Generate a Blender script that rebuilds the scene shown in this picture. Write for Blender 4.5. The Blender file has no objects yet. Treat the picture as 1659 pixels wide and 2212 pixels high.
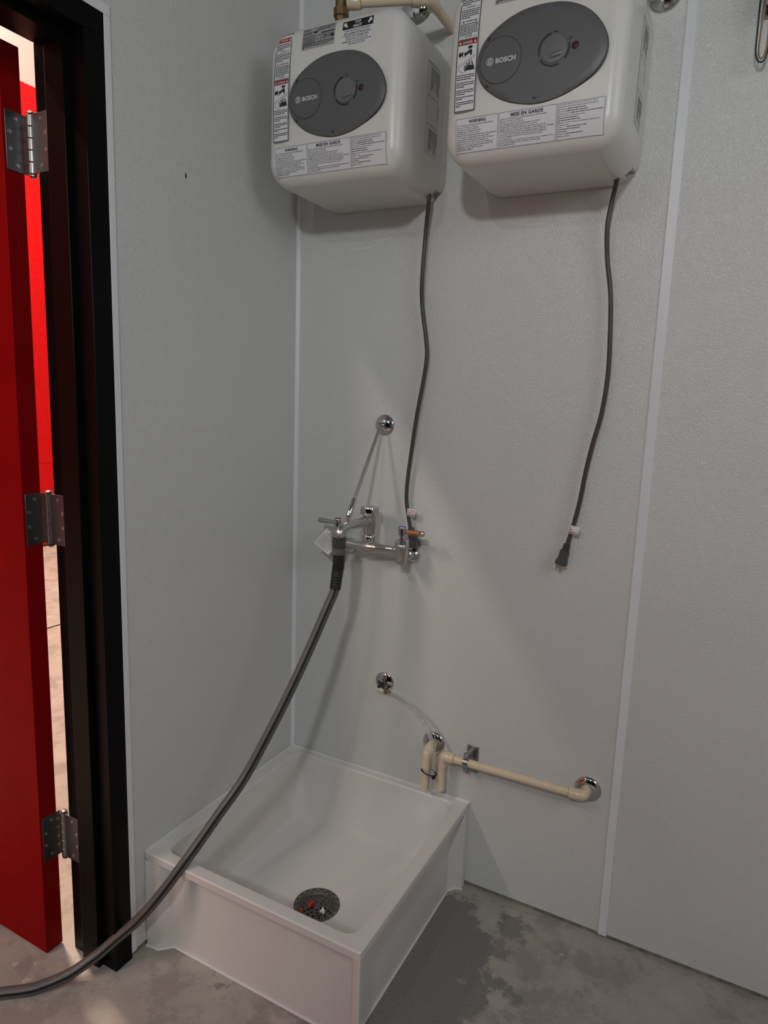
import bpy, math, random
from mathutils import Vector, Matrix
import numpy as np

random.seed(7)
scene = bpy.context.scene
col = scene.collection

# ---------------------------------------------------------------- camera
FPX, IW, IH = 1451.806, 1659.0, 2212.0
CAM = Vector((1.18522, -1.65909, 1.36347))
RV = Vector((-0.151884, -0.073584, 0.488894))          # rotation vector of the fitted camera
CR = Matrix.Rotation(RV.length, 3, RV.normalized())
RIGHT, FWD, UP = CR @ Vector((1, 0, 0)), CR @ Vector((0, 1, 0)), CR @ Vector((0, 0, 1))
cd = bpy.data.cameras.new('camera')
cd.sensor_fit = 'HORIZONTAL'
cd.sensor_width = 36.0
cd.lens = 36.0 * FPX / IW
cd.clip_start = 0.02
cam = bpy.data.objects.new('camera', cd)
col.objects.link(cam)
M3 = Matrix((RIGHT, UP, -FWD)).transposed()
cam.matrix_world = Matrix.Translation(CAM) @ M3.to_4x4()
scene.camera = cam

# ---------------------------------------------------------------- world, lights, exposure
scene.view_settings.view_transform = 'Standard'
scene.view_settings.look = 'None'
scene.view_settings.gamma = 1.0
scene.view_settings.use_curve_mapping = False
scene.view_settings.exposure = 0.0
w = bpy.data.worlds.new('world')
scene.world = w
w.use_nodes = True
w.node_tree.nodes['Background'].inputs[0].default_value = (0.8, 0.85, 0.9, 1)
w.node_tree.nodes['Background'].inputs[1].default_value = 0.05


def area(name, loc, target, size, power, color, shape='DISK'):
    l = bpy.data.lights.new(name, 'AREA')
    l.shape = shape
    l.size = size
    l.energy = power
    l.color = color
    o = bpy.data.objects.new(name, l)
    col.objects.link(o)
    o.location = loc
    d = Vector(target) - Vector(loc)
    o.rotation_euler = d.to_track_quat('-Z', 'Y').to_euler()
    return o


area('ceiling_light_main', (1.25, -2.95, 2.45), (0.7, 0.0, 1.3), 0.17, 16, (0.965, 1.0, 1.0))
area('fill_light_right', (2.6, -1.35, 2.5), (0.0, -0.5, 1.0), 1.3, 14.5, (0.965, 1.0, 1.0))  # added soft fill from the right, lifts the left wall
area('ceiling_light_left', (0.42, -2.30, 2.55), (0.5, -1.6, 0.5), 0.07, 3, (0.965, 1.0, 1.0))
# a row of linear high-bay lights running the length of the hall
hr = area('hall_light_row', (-2.5, -7.6, 5.6), (0.6, -7.6, 0.3), 0.25, 330, (1.0, 0.83, 0.70), 'RECTANGLE')
hr.data.size_y = 6.4
hr.rotation_euler = (0, -0.7, 0)
area('hall_fill_far', (-3.1, 0.4, 5.6), (-2.7, 1.2, 0.0), 0.8, 520, (1.0, 0.80, 0.62))  # added unseen lamp, brightens the visible far hall wall and floor

# ---------------------------------------------------------------- materials


def newmat(name):
    m = bpy.data.materials.new(name)
    m.use_nodes = True
    nt = m.node_tree
    return m, nt, nt.nodes['Principled BSDF']


def mat(name, c, rough=0.5, metal=0.0, noise=0.0, nscale=60.0, bump=0.0, bscale=300.0, spec=None, trans=0.0, ior=None, alpha=None, coat=0.0):
    m, nt, b = newmat(name)
    b.inputs['Base Color'].default_value = (*c, 1)
    b.inputs['Roughness'].default_value = rough
    b.inputs['Metallic'].default_value = metal
    if spec is not None:
        b.inputs['Specular IOR Level'].default_value = spec
    if trans:
        b.inputs['Transmission Weight'].default_value = trans
    if ior:
        b.inputs['IOR'].default_value = ior
    if coat:
        b.inputs['Coat Weight'].default_value = coat
    tc = nt.nodes.new('ShaderNodeTexCoord')
    if noise:
        n = nt.nodes.new('ShaderNodeTexNoise')
        n.inputs['Scale'].default_value = nscale
        n.inputs['Detail'].default_value = 4
        nt.links.new(tc.outputs['Object'], n.inputs['Vector'])
        r = nt.nodes.new('ShaderNodeValToRGB')
        r.color_ramp.elements[0].position = 0.3
        r.color_ramp.elements[1].position = 0.7
        r.color_ramp.elements[0].color = (*[x * (1 - noise) for x in c], 1)
        r.color_ramp.elements[1].color = (*[min(1, x * (1 + noise)) for x in c], 1)
        nt.links.new(n.outputs['Fac'], r.inputs['Fac'])
        nt.links.new(r.outputs['Color'], b.inputs['Base Color'])
    if bump:
        n = nt.nodes.new('ShaderNodeTexNoise')
        n.inputs['Scale'].default_value = bscale
        n.inputs['Detail'].default_value = 2
        nt.links.new(tc.outputs['Object'], n.inputs['Vector'])
        bp = nt.nodes.new('ShaderNodeBump')
        bp.inputs['Strength'].default_value = bump
        bp.inputs['Distance'].default_value = 0.001
        nt.links.new(n.outputs['Fac'], bp.inputs['Height'])
        nt.links.new(bp.outputs['Normal'], b.inputs['Normal'])
    return m


def frp_material():
    m, nt, b = newmat('pebbled_wall_panel')
    N, L = nt.nodes, nt.links
    tc = N.new('ShaderNodeTexCoord')
    v = N.new('ShaderNodeTexVoronoi')
    v.feature = 'SMOOTH_F1'
    v.inputs['Scale'].default_value = 380
    v.inputs['Smoothness'].default_value = 0.6
    n = N.new('ShaderNodeTexNoise')
    n.inputs['Scale'].default_value = 420
    n.inputs['Detail'].default_value = 1.5
    n2 = N.new('ShaderNodeTexNoise')
    n2.inputs['Scale'].default_value = 2.5
    for t in (v, n, n2):
        L.new(tc.outputs['Object'], t.inputs['Vector'])
    ma = N.new('ShaderNodeMath')
    ma.operation = 'MULTIPLY_ADD'
    L.new(v.outputs['Distance'], ma.inputs[0])
    ma.inputs[1].default_value = -0.9
    L.new(n.outputs['Fac'], ma.inputs[2])
    bp = N.new('ShaderNodeBump')
    bp.inputs['Strength'].default_value = 0.75
    bp.inputs['Distance'].default_value = 0.0012
    L.new(ma.outputs[0], bp.inputs['Height'])
    L.new(bp.outputs['Normal'], b.inputs['Normal'])
    r = N.new('ShaderNodeValToRGB')
    r.color_ramp.elements[0].color = (0.60, 0.61, 0.605, 1)
    r.color_ramp.elements[1].color = (0.68, 0.675, 0.67, 1)
    L.new(n2.outputs['Fac'], r.inputs['Fac'])
    L.new(r.outputs['Color'], b.inputs['Base Color'])
    b.inputs['Roughness'].default_value = 0.21
    b.inputs['Specular IOR Level'].default_value = 0.5
    return m


def concrete_material():
    m, nt, b = newmat('stained_concrete')
    N, L = nt.nodes, nt.links
    tc = N.new('ShaderNodeTexCoord')

    def noise(sc, det=6, rough=0.6, dist=0.0):
        n = N.new('ShaderNodeTexNoise')
        n.inputs['Scale'].default_value = sc
        n.inputs['Detail'].default_value = det
        n.inputs['Roughness'].default_value = rough
        n.inputs['Distortion'].default_value = dist
        L.new(tc.outputs['Object'], n.inputs['Vector'])
        return n

    def ramp(src, p0, p1, c0=(0, 0, 0), c1=(1, 1, 1)):
        r = N.new('ShaderNodeValToRGB')
        r.color_ramp.elements[0].position = p0
        r.color_ramp.elements[1].position = p1
        r.color_ramp.elements[0].color = (*c0, 1)
        r.color_ramp.elements[1].color = (*c1, 1)
        L.new(src, r.inputs['Fac'])
        return r

    def mix(f, a, bb):
        x = N.new('ShaderNodeMixRGB')
        L.new(f, x.inputs[0])
        if isinstance(a, tuple):
            x.inputs[1].default_value = (*a, 1)
        else:
            L.new(a, x.inputs[1])
        if isinstance(bb, tuple):
            x.inputs[2].default_value = (*bb, 1)
        else:
            L.new(bb, x.inputs[2])
        return x
    base = ramp(noise(9, 8, 0.65).outputs['Fac'], 0.3, 0.72, (0.30, 0.27, 0.245), (0.43, 0.39, 0.355))
    blot = ramp(noise(6.5, 8, 0.7, 0.1).outputs['Fac'], 0.50, 0.58)
    c1 = mix(blot.outputs['Color'], base.outputs['Color'], (0.262, 0.237, 0.217))
    # damp grey stain worn into the slab round the mop sink
    d = N.new('ShaderNodeVectorMath')
    d.operation = 'DISTANCE'
    L.new(tc.outputs['Object'], d.inputs[0])
    d.inputs[1].default_value = (0.50, -0.30, 0.0)
    nn = noise(6, 8, 0.68, 0.1)
    ad = N.new('ShaderNodeMath')
    ad.operation = 'MULTIPLY_ADD'
    L.new(nn.outputs['Fac'], ad.inputs[0])
    ad.inputs[1].default_value = 0.9
    L.new(d.outputs['Value'], ad.inputs[2])
    st = ramp(ad.outputs[0], 0.735, 0.775, (1, 1, 1), (0, 0, 0))
    c2 = mix(st.outputs['Color'], c1.outputs['Color'], (0.175, 0.166, 0.158))
    speck = ramp(noise(260, 5, 0.8).outputs['Fac'], 0.46, 0.74)
    sm = N.new('ShaderNodeMath')
    sm.operation = 'MULTIPLY'
    sm.inputs[1].default_value = 0.45
    L.new(speck.outputs['Color'], sm.inputs[0])
    c3 = mix(sm.outputs[0], c2.outputs['Color'], (0.52, 0.49, 0.45))
    L.new(c3.outputs['Color'], b.inputs['Base Color'])
    b.inputs['Roughness'].default_value = 0.62
    bp = N.new('ShaderNodeBump')
    bp.inputs['Strength'].default_value = 0.25
    bp.inputs['Distance'].default_value = 0.003
    L.new(noise(45, 6, 0.7).outputs['Fac'], bp.inputs['Height'])
    L.new(bp.outputs['Normal'], b.inputs['Normal'])
    return m


def hose_material():
    m, nt, b = newmat('braided_hose_rubber')
    N, L = nt.nodes, nt.links
    uv = N.new('ShaderNodeUVMap')
    uv.uv_map = 'UVMap'
    sep = N.new('ShaderNodeSeparateXYZ')
    L.new(uv.outputs['UV'], sep.inputs[0])
    cmb = N.new('ShaderNodeMath')
    cmb.operation = 'MULTIPLY_ADD'
    L.new(sep.outputs['X'], cmb.inputs[0])
    cmb.inputs[1].default_value = 10.0
    my = N.new('ShaderNodeMath')
    my.operation = 'MULTIPLY'
    L.new(sep.outputs['Y'], my.inputs[0])
    my.inputs[1].default_value = 420.0
    L.new(my.outputs[0], cmb.inputs[2])
    s1 = N.new('ShaderNodeMath')
    s1.operation = 'SINE'
    mm = N.new('ShaderNodeMath')
    mm.operation = 'MULTIPLY'
    L.new(cmb.outputs[0], mm.inputs[0])
    mm.inputs[1].default_value = 3.1416
    L.new(mm.outputs[0], s1.inputs[0])
    r = N.new('ShaderNodeValToRGB')
    r.color_ramp.elements[0].position = 0.2
    r.color_ramp.elements[1].position = 0.8
    r.color_ramp.elements[0].color = (0.075, 0.073, 0.073, 1)
    r.color_ramp.elements[1].color = (0.135, 0.132, 0.130, 1)
    ad = N.new('ShaderNodeMath')
    ad.operation = 'MULTIPLY_ADD'
    ad.inputs[1].default_value = 0.5
    ad.inputs[2].default_value = 0.5
    L.new(s1.outputs[0], ad.inputs[0])
    L.new(ad.outputs[0], r.inputs['Fac'])
    band = N.new('ShaderNodeValToRGB')
    band.color_ramp.interpolation = 'CONSTANT'
    els = band.color_ramp.elements
    els[0].position = 0.0
    els[0].color = (0, 0, 0, 1)
    els[1].position = 0.36
    els[1].color = (1, 1, 1, 1)
    e = els.new(0.44)
    e.color = (0, 0, 0, 1)
    e = els.new(0.82)
    e.color = (1, 1, 1, 1)
    e = els.new(0.90)
    e.color = (0, 0, 0, 1)
    L.new(sep.outputs['X'], band.inputs['Fac'])
    x = N.new('ShaderNodeMixRGB')
    L.new(band.outputs['Color'], x.inputs[0])
    L.new(r.outputs['Color'], x.inputs[1])
    x.inputs[2].default_value = (0.008, 0.008, 0.009, 1)
    L.new(x.outputs[0], b.inputs['Base Color'])
    b.inputs['Roughness'].default_value = 0.42
    return m


M = {
    'frp': frp_material(),
    'concrete': concrete_material(),
    'hose': hose_material(),
    'trim': mat('white_vinyl_trim', (0.74, 0.745, 0.78), 0.35),
    'drywall': mat('painted_drywall', (0.5, 0.5, 0.49), 0.7, bump=0.15),
    'dark_deck': mat('dark_ceiling_deck', (0.30, 0.30, 0.30), 0.8),
    'dark_wall': mat('dark_painted_wall', (0.045, 0.045, 0.045), 0.7),
    'grey_wall': mat('grey_painted_wall', (0.66, 0.66, 0.66), 0.7, bump=0.15),
    'red_wall': mat('red_painted_block', (0.74, 0.006, 0.008), 0.7, noise=0.06, nscale=25, bump=0.3, bscale=90, spec=0.15),
    'cream_wall': mat('cream_painted_wall', (0.43, 0.375, 0.385), 0.7),
    'black_frame': mat('black_frame_paint', (0.0032, 0.0030, 0.0030), 0.34, bump=0.05, spec=0.10),
    'red_door': mat('red_door_paint', (0.22, 0.0012, 0.0022), 0.50, noise=0.08, nscale=12, spec=0.05),
    'steel': mat('satin_hinge_steel', (0.20, 0.20, 0.21), 0.38, 1.0, bump=0.05),
    'knuckle': mat('polished_hinge_steel', (0.30, 0.30, 0.31), 0.32, 1.0),
    'screw': mat('bright_screw_steel', (0.6, 0.6, 0.6), 0.3, 1.0),
    'groove': mat('dark_joint_rubber', (0.02, 0.018, 0.016), 0.8),  # near-black own colour of joint strip, hall base and box body
    'enamel': mat('white_heater_plastic', (0.70, 0.69, 0.665), 0.32, bump=0.06, bscale=700),
    'panel_grey': mat('dark_grey_control_plastic', (0.105, 0.105, 0.108), 0.42, bump=0.1, bscale=900),
    'panel_rim': mat('black_panel_edge', (0.02, 0.02, 0.02), 0.5),
    'knob_grey': mat('grey_knob_plastic', (0.14, 0.14, 0.145), 0.36),
    'red_lens': mat('dark_red_lens', (0.034, 0.004, 0.006), 0.55),
    'label': mat('white_label_vinyl', (0.72, 0.72, 0.745), 0.22),
    'label_dull': mat('pale_side_label', (0.60, 0.60, 0.60), 0.35),
    'plate': mat('silver_rating_plate', (0.40, 0.40, 0.41), 0.4, 0.2),
    'ink': mat('black_ink', (0.012, 0.012, 0.014), 0.5),
    'ink_grey': mat('grey_ink', (0.08, 0.08, 0.085), 0.5),
    'red_ink': mat('red_ink', (0.42, 0.012, 0.025), 0.45),
    'silver_ink': mat('silver_ink', (0.62, 0.62, 0.62), 0.45),
    'cord': mat('dark_grey_cord_rubber', (0.058, 0.054, 0.052), 0.42),
    'plug': mat('dark_plug_rubber', (0.062, 0.062, 0.063), 0.5),
    'brass': mat('prong_brass', (0.62, 0.55, 0.42), 0.25, 1.0),
    'chrome': mat('polished_chrome', (0.62, 0.62, 0.63), 0.06, 1.0),
    'cast': mat('rough_chrome_casting', (0.56, 0.555, 0.55), 0.30, 1.0, bump=0.12, bscale=500),
    'handle_chrome': mat('chrome_lever', (0.5, 0.5, 0.5), 0.12, 1.0),
    'lever_brown': mat('orange_brown_lever', (0.50, 0.20, 0.11), 0.35, 0.6),
    'blue': mat('blue_index', (0.03, 0.05, 0.35), 0.35),
    'red': mat('red_index', (0.25, 0.01, 0.01), 0.35),
    'black_rubber': mat('black_rubber', (0.010, 0.010, 0.011), 0.45),
    'coupling': mat('charcoal_coupling', (0.045, 0.047, 0.05), 0.32),
    'coupling_ring': mat('grey_coupling_ring', (0.10, 0.105, 0.11), 0.3),
    'paper': mat('white_paper', (0.75, 0.74, 0.73), 0.7),
    'sink': mat('white_terrazzo_sink', (0.70, 0.675, 0.66), 0.38, noise=0.025, nscale=220),
    'caulk': mat('white_caulk', (0.70, 0.69, 0.68), 0.5),
    'drain': mat('dull_drain_steel', (0.16, 0.15, 0.14), 0.5, 0.8),
    'drain_dark': mat('drain_cup_iron', (0.03, 0.03, 0.03), 0.7),
    'red_scrap': mat('red_plastic_scrap', (0.45, 0.03, 0.015), 0.5),
    'pvc': mat('cream_pipe_plastic', (0.70, 0.58, 0.42), 0.22, noise=0.04, nscale=40),
    'pvc_glue': mat('yellow_pipe_cement', (0.55, 0.38, 0.10), 0.4),
    'brass_dark': mat('tarnished_brass', (0.20, 0.13, 0.06), 0.5, 0.7, noise=0.3, nscale=120),
    'galv': mat('galvanised_steel', (0.36, 0.37, 0.37), 0.35, 1.0, bump=0.1),
    'clear': mat('clear_vinyl_tube', (0.95, 0.95, 0.95), 0.06, trans=0.90, ior=1.30),
    'cream_plastic': mat('cream_valve_plastic', (0.68, 0.64, 0.55), 0.4),
    'green_wire': mat('green_wire_jacket', (0.004, 0.05, 0.032), 0.4),
    'orange_wire': mat('tan_wire_jacket', (0.32, 0.17, 0.11), 0.45),
    'fleck': mat('dark_red_fleck', (0.15, 0.01, 0.015), 0.6),
    'splash': mat('pale_paint_drip', (0.50, 0.44, 0.35), 0.6),
    'scuff': mat('pale_scuff', (0.80, 0.80, 0.80), 0.4),
    'dirt': mat('grimy_wall_base', (0.20, 0.19, 0.165), 0.8, noise=0.4, nscale=50),
}

# ---------------------------------------------------------------- mesh helpers


def frame_of(d):
    d = Vector(d).normalized()
    a = Vector((0, 0, 1)) if abs(d.z) < 0.9 else Vector((1, 0, 0))
    x = a.cross(d).normalized()
    return x, d.cross(x).normalized(), d


def spline(pts, sub=8):
    P = [Vector(p) for p in pts]
    if sub <= 1 or len(P) < 3:
        return P
    Q = [2 * P[0] - P[1]] + P + [2 * P[-1] - P[-2]]
    out = []
    for i in range(1, len(Q) - 2):
        a, b, c, d = Q[i - 1], Q[i], Q[i + 1], Q[i + 2]
        for k in range(sub):
            t = k / sub
            out.append(0.5 * ((2 * b) + (c - a) * t + (2 * a - 5 * b + 4 * c - d) * t * t + (3 * b - a - 3 * c + d) * t ** 3))
    out.append(P[-1])
    return out


def rrect(cx, cy, hx, hy, r, n=8):
    r = min(r, hx, hy)
    out = []
    for q, (sx, sy) in enumerate(((1, 1), (-1, 1), (-1, -1), (1, -1))):
        for k in range(n):
            a = math.pi / 2 * (q + k / (n - 1))
            out.append((cx + sx * (hx - r) + r * math.cos(a), cy + sy * (hy - r) + r * math.sin(a)))
    return out


class MB:
    def __init__(self):
        self.v, self.f, self.uv = [], [], {}

    def add(self, vs, fs):
        o = len(self.v)
        self.v += [Vector(p) for p in vs]
        self.f += [tuple(i + o for i in f) for f in fs]
        return self

    def box(self, x0, x1, y0, y1, z0, z1):
        vs = [(x, y, z) for z in (z0, z1) for y in (y0, y1) for x in (x0, x1)]
        return self.add(vs, [(0, 2, 3, 1), (4, 5, 7, 6), (0, 1, 5, 4), (2, 6, 7, 3), (0, 4, 6, 2), (1, 3, 7, 5)])

    def obox(self, c, ax, ay, az, hx, hy, hz):
        c = Vector(c)
        ax, ay, az = Vector(ax), Vector(ay), Vector(az)
        vs = [c + ax * (sx * hx) + ay * (sy * hy) + az * (sz * hz) for sz in (-1, 1) for sy in (-1, 1) for sx in (-1, 1)]
        return self.add(vs, [(0, 2, 3, 1), (4, 5, 7, 6), (0, 1, 5, 4), (2, 6, 7, 3), (0, 4, 6, 2), (1, 3, 7, 5)])

    def loft(self, rings, cap0=True, cap1=True):
        n = len(rings[0])
        vs = [p for r in rings for p in r]
        fs = []
        for k in range(len(rings) - 1):
            for i in range(n):
                j = (i + 1) % n
                fs.append((k * n + i, k * n + j, (k + 1) * n + j, (k + 1) * n + i))
        if cap0:
            fs.append(tuple(range(n - 1, -1, -1)))
        if cap1:
            fs.append(tuple((len(rings) - 1) * n + i for i in range(n)))
        return self.add(vs, fs)

    def prism(self, poly, z0, z1):
        return self.loft([[(x, y, z0) for x, y in poly], [(x, y, z1) for x, y in poly]])

    def lathe(self, prof, o, d, n=28, cap0=True, cap1=True):
        x, y, z = frame_of(d)
        o = Vector(o)
        rings = []
        for r, h in prof:
            r = max(r, 1e-5)
            rings.append([o + z * h + x * (r * math.cos(2 * math.pi * i / n)) + y * (r * math.sin(2 * math.pi * i / n)) for i in range(n)])
        return self.loft(rings, cap0, cap1)

    def tube(self, pts, r, n=14, sub=8, uv=False, cap=True):
        P = spline(pts, sub)
        m = len(P)
        if callable(r):
            R = [r(i / (m - 1)) for i in range(m)]
        else:
            R = [r] * m
        T = []
        for i in range(m):
            T.append((P[min(i + 1, m - 1)] - P[max(i - 1, 0)]).normalized())
        x, y, _ = frame_of(T[0])
        rings = []
        acc = [0.0]
        for i in range(m):
            if i:
                x = (x - T[i] * x.dot(T[i])).normalized()
                acc.append(acc[-1] + (P[i] - P[i - 1]).length)
            y = T[i].cross(x)
            rings.append([P[i] + x * (R[i] * math.cos(2 * math.pi * k / n)) + y * (R[i] * math.sin(2 * math.pi * k / n)) for k in range(n)])
        f0 = len(self.f)
        self.loft(rings, cap, cap)
        if uv:
            fi = f0
            for a in range(m - 1):
                for k in range(n):
                    self.uv[fi] = [(k / n, acc[a]), ((k + 1) / n, acc[a]), ((k + 1) / n, acc[a + 1]), (k / n, acc[a + 1])]
                    fi += 1
        return self

    def build(self, name, m, parent=None, origin=None, bevel=0.0, segs=2, angle=35, label=None, kind=None):
        if origin is None:
            origin = parent.get('_o', (0, 0, 0)) if parent else (0, 0, 0)
        o3 = Vector(origin)
        me = bpy.data.meshes.new(name)
        me.from_pydata([tuple(p - o3) for p in self.v], [], self.f)
        me.update()
        if self.uv:
            ul = me.uv_layers.new(name='UVMap')
            for p in me.polygons:
                u = self.uv.get(p.index)
                for j, li in enumerate(p.loop_indices):
                    ul.data[li].uv = u[j] if u else (0, 0)
        me.shade_smooth()
        me.set_sharp_from_angle(angle=math.radians(angle))
        me.materials.append(M[m] if isinstance(m, str) else m)
        o = bpy.data.objects.new(name, me)
        col.objects.link(o)
        if parent:
            o.parent = parent
        else:
            o.location = o3
        if bevel:
            b = o.modifiers.new('bevel', 'BEVEL')
            b.width = bevel
            b.segments = segs
            b.limit_method = 'ANGLE'
            b.angle_limit = math.radians(40)
        if label:
            o['label'] = label
        if kind:
            o['kind'] = kind
        o['_o'] = tuple(o3)
        return o


def thing(name, loc, label=None, cat=None, group=None, kind=None):
    o = bpy.data.objects.new(name, None)
    o.empty_display_size = 0.05
    col.objects.link(o)
    o.location = loc
    o['_o'] = tuple(loc)
    return tag(o, label, cat, group, kind)


def tag(o, label=None, cat=None, group=None, kind=None):
    if label:
        o['label'] = label
    if cat:
        o['category'] = cat
    if group:
        o['group'] = group
    if kind:
        o['kind'] = kind
    return o


def ray(px, py):
    return FWD + RIGHT * ((px - IW / 2) / FPX) - UP * ((py - IH / 2) / FPX)


def at(axis, val, px, py):
    """point where the sight line through a photo pixel meets the plane axis = val (a wall, the floor, ...)"""
    d = ray(px, py)
    return CAM + d * ((val - CAM[axis]) / d[axis])


def at_plane(p0, nrm, px, py):
    d = ray(px, py)
    p0, nrm = Vector(p0), Vector(nrm)
    return CAM + d * ((p0 - CAM).dot(nrm) / d.dot(nrm))


# ---------------------------------------------------------------- flat print (text, rules, outlines) laid on a surface
_tc = {}


def text2d(s, bold=0.012):
    key = (s, bold)
    if key not in _tc:
        c = bpy.data.curves.new('txt', 'FONT')
        c.body = s
        c.size = 1.0
        c.resolution_u = 2
        c.offset = bold
        o = bpy.data.objects.new('txt', c)
        me = bpy.data.meshes.new_from_object(o)
        vs = [(v.co.x, v.co.y) for v in me.vertices]
        fs = [tuple(p.vertices) for p in me.polygons]
        bpy.data.objects.remove(o)
        bpy.data.curves.remove(c)
        bpy.data.meshes.remove(me)
        _tc[key] = (vs, fs)
    return _tc[key]


class Print:
    def __init__(self):
        self.v, self.f = [], []

    def add(self, vs, fs):
        o = len(self.v)
        self.v += vs
        self.f += [tuple(i + o for i in f) for f in fs]

    def text(self, s, u, v, h, width=None, align='l', rot=0.0, slant=0.0, bold=0.012):
        vs, fs = text2d(s, bold)
        if not vs:
            return
        x0, x1 = min(p[0] for p in vs), max(p[0] for p in vs)
        k = h / 0.70
        kx = k if width is None else width / (x1 - x0)
        wd = (x1 - x0) * kx
        off = {'l': 0, 'c': -wd / 2, 'r': -wd}[align]
        c, sn = math.cos(rot), math.sin(rot)
        out = []
        for x, y in vs:
            a, b = (x - x0) * kx + off, y * k
            a += slant * b
            out.append((u + a * c - b * sn, v + a * sn + b * c))
        self.add(out, fs)

    def rect(self, u0, u1, v0, v1, nu=1, nv=1):
        vs = [(u0 + (u1 - u0) * i / nu, v0 + (v1 - v0) * j / nv) for j in range(nv + 1) for i in range(nu + 1)]
        fs = [(j * (nu + 1) + i, j * (nu + 1) + i + 1, (j + 1) * (nu + 1) + i + 1, (j + 1) * (nu + 1) + i) for j in range(nv) for i in range(nu)]
        self.add(vs, fs)

    def border(self, u0, u1, v0, v1, t):
        n = 12
        self.rect(u0, u1, v0, v0 + t, n, 1)
        self.rect(u0, u1, v1 - t, v1, n, 1)
        self.rect(u0, u0 + t, v0 + t, v1 - t, 1, n)
        self.rect(u1 - t, u1, v0 + t, v1 - t, 1, n)

    def poly(self, pts):
        self.add(list(pts), [tuple(range(len(pts)))])

    def line(self, pts, t):
        for (a, b), (c, d) in zip(pts, pts[1:]):
            l = math.hypot(c - a, d - b) or 1
            nx, ny = -(d - b) / l * t / 2, (c - a) / l * t / 2
            self.poly([(a - nx, b - ny), (c - nx, d - ny), (c + nx, d + ny), (a + nx, b + ny)])

    def arc(self, cu, cv, r0, r1, a0, a1, n=24):
        vs, fs = [], []
        for i in range(n + 1):
            a = math.radians(a0 + (a1 - a0) * i / n)
            vs += [(cu + r0 * math.cos(a), cv + r0 * math.sin(a)), (cu + r1 * math.cos(a), cv + r1 * math.sin(a))]
        for i in range(n):
            fs.append((2 * i, 2 * i + 1, 2 * i + 3, 2 * i + 2))
        self.add(vs, fs)

    def disc(self, cu, cv, r, n=28):
        self.poly([(cu + r * math.cos(2 * math.pi * i / n), cv + r * math.sin(2 * math.pi * i / n)) for i in range(n)])

    def mesh(self, fn):
        m = MB()
        m.add([fn(u, v) for u, v in self.v], self.f)
        return m


# ================================================================ THE SETTING
S = 0.61                      # sink side
XT = 0.9935                   # divider strip on the back wall
RX, RY, RZ = 3.0, -6.0, 2.6  # room extents


def structure(o):
    o['kind'] = 'structure'
    return o


structure(MB().box(-4.3, RX, RY - 0.1, 4.2, -0.12, 0.0).build('floor', 'concrete'))
fl = bpy.data.objects['floor']
MB().box(-2.262, -2.245, -6.0, 4.1, -0.0005, 0.0012).build('control_joint', 'groove', fl)
for i, (px, py, a, b, rot) in enumerate([(33, 2083, 0.008, 0.005, 0.5), (77, 2083, 0.005, 0.003, 0.2), (58, 2118, 0.011, 0.006, 0.7), (1213, 2063, 0.005, 0.003, 0.1), (1180, 2020, 0.003, 0.002, 0.1), (1082, 2152, 0.003, 0.002, 0.9)]):
    c = at(2, 0.0, px, py)
    pts = []
    for k in range(14):
        t = 2 * math.pi * k / 14
        r = 1 + 0.18 * math.sin(3 * t + i) + 0.1 * math.sin(5 * t)
        x, y = a * r * math.cos(t), b * r * math.sin(t)
        pts.append((c.x + x * math.cos(rot) - y * math.sin(rot), c.y + x * math.sin(rot) + y * math.cos(rot)))
    MB().prism(pts, -0.0005, 0.0012).build('paint_splash', 'splash', fl)

# back wall with its pebbled plastic panels and divider strips
wb = structure(MB().box(-0.14, RX + 0.1, 0.004, 0.12, 0.0, RZ).build('wall_back', 'dirt'))
for x0, x1 in ((0.003, XT - 0.004), (XT + 0.004, XT + 1.225)):
    MB().box(x0, x1, 0.0, 0.004, 0.013, RZ).build('wall_panel', 'frp', wb)
structure(MB().box(XT - 0.0115, XT + 0.0105, -0.0028, 0.001, 0.008, RZ).build('trim_1', 'trim', bevel=0.0012))
# left wall (door opening from y=-0.66 to y=-1.665)
YJ0, YJ1 = -0.657, -1.668
wl = MB()
wl.box(-0.14, -0.004, YJ0 + 0.002, 0.004, 0.0, 6.0)
wl.box(-0.14, -0.004, -12.0, YJ1 - 0.002, 0.0, 6.0)
wl.box(-0.14, -0.004, YJ1 - 0.002, YJ0 + 0.002, 2.083, 6.0)
wl = structure(wl.build('wall_left', 'dirt'))
MB().box(-0.004, 0.0, -0.645, -0.003, 0.016, RZ).build('wall_panel', 'frp', wl)
MB().box(-0.004, 0.0, RY, YJ1 - 0.012, 0.016, RZ).build('wall_panel', 'frp', wl)
MB().box(-0.004, 0.0, YJ1 - 0.012, -0.645, 2.104, RZ).build('wall_panel', 'frp', wl)
for nm, b in (('trim_2', (-0.003, 0.0025, -0.658, -0.642, 0.014, 2.0855)), ('trim_3', (-0.003, 0.0025, YJ1 - 0.014, -0.642, 2.0855, 2.106))):
    structure(MB().box(*b).build(nm, 'trim', bevel=0.001))
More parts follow.
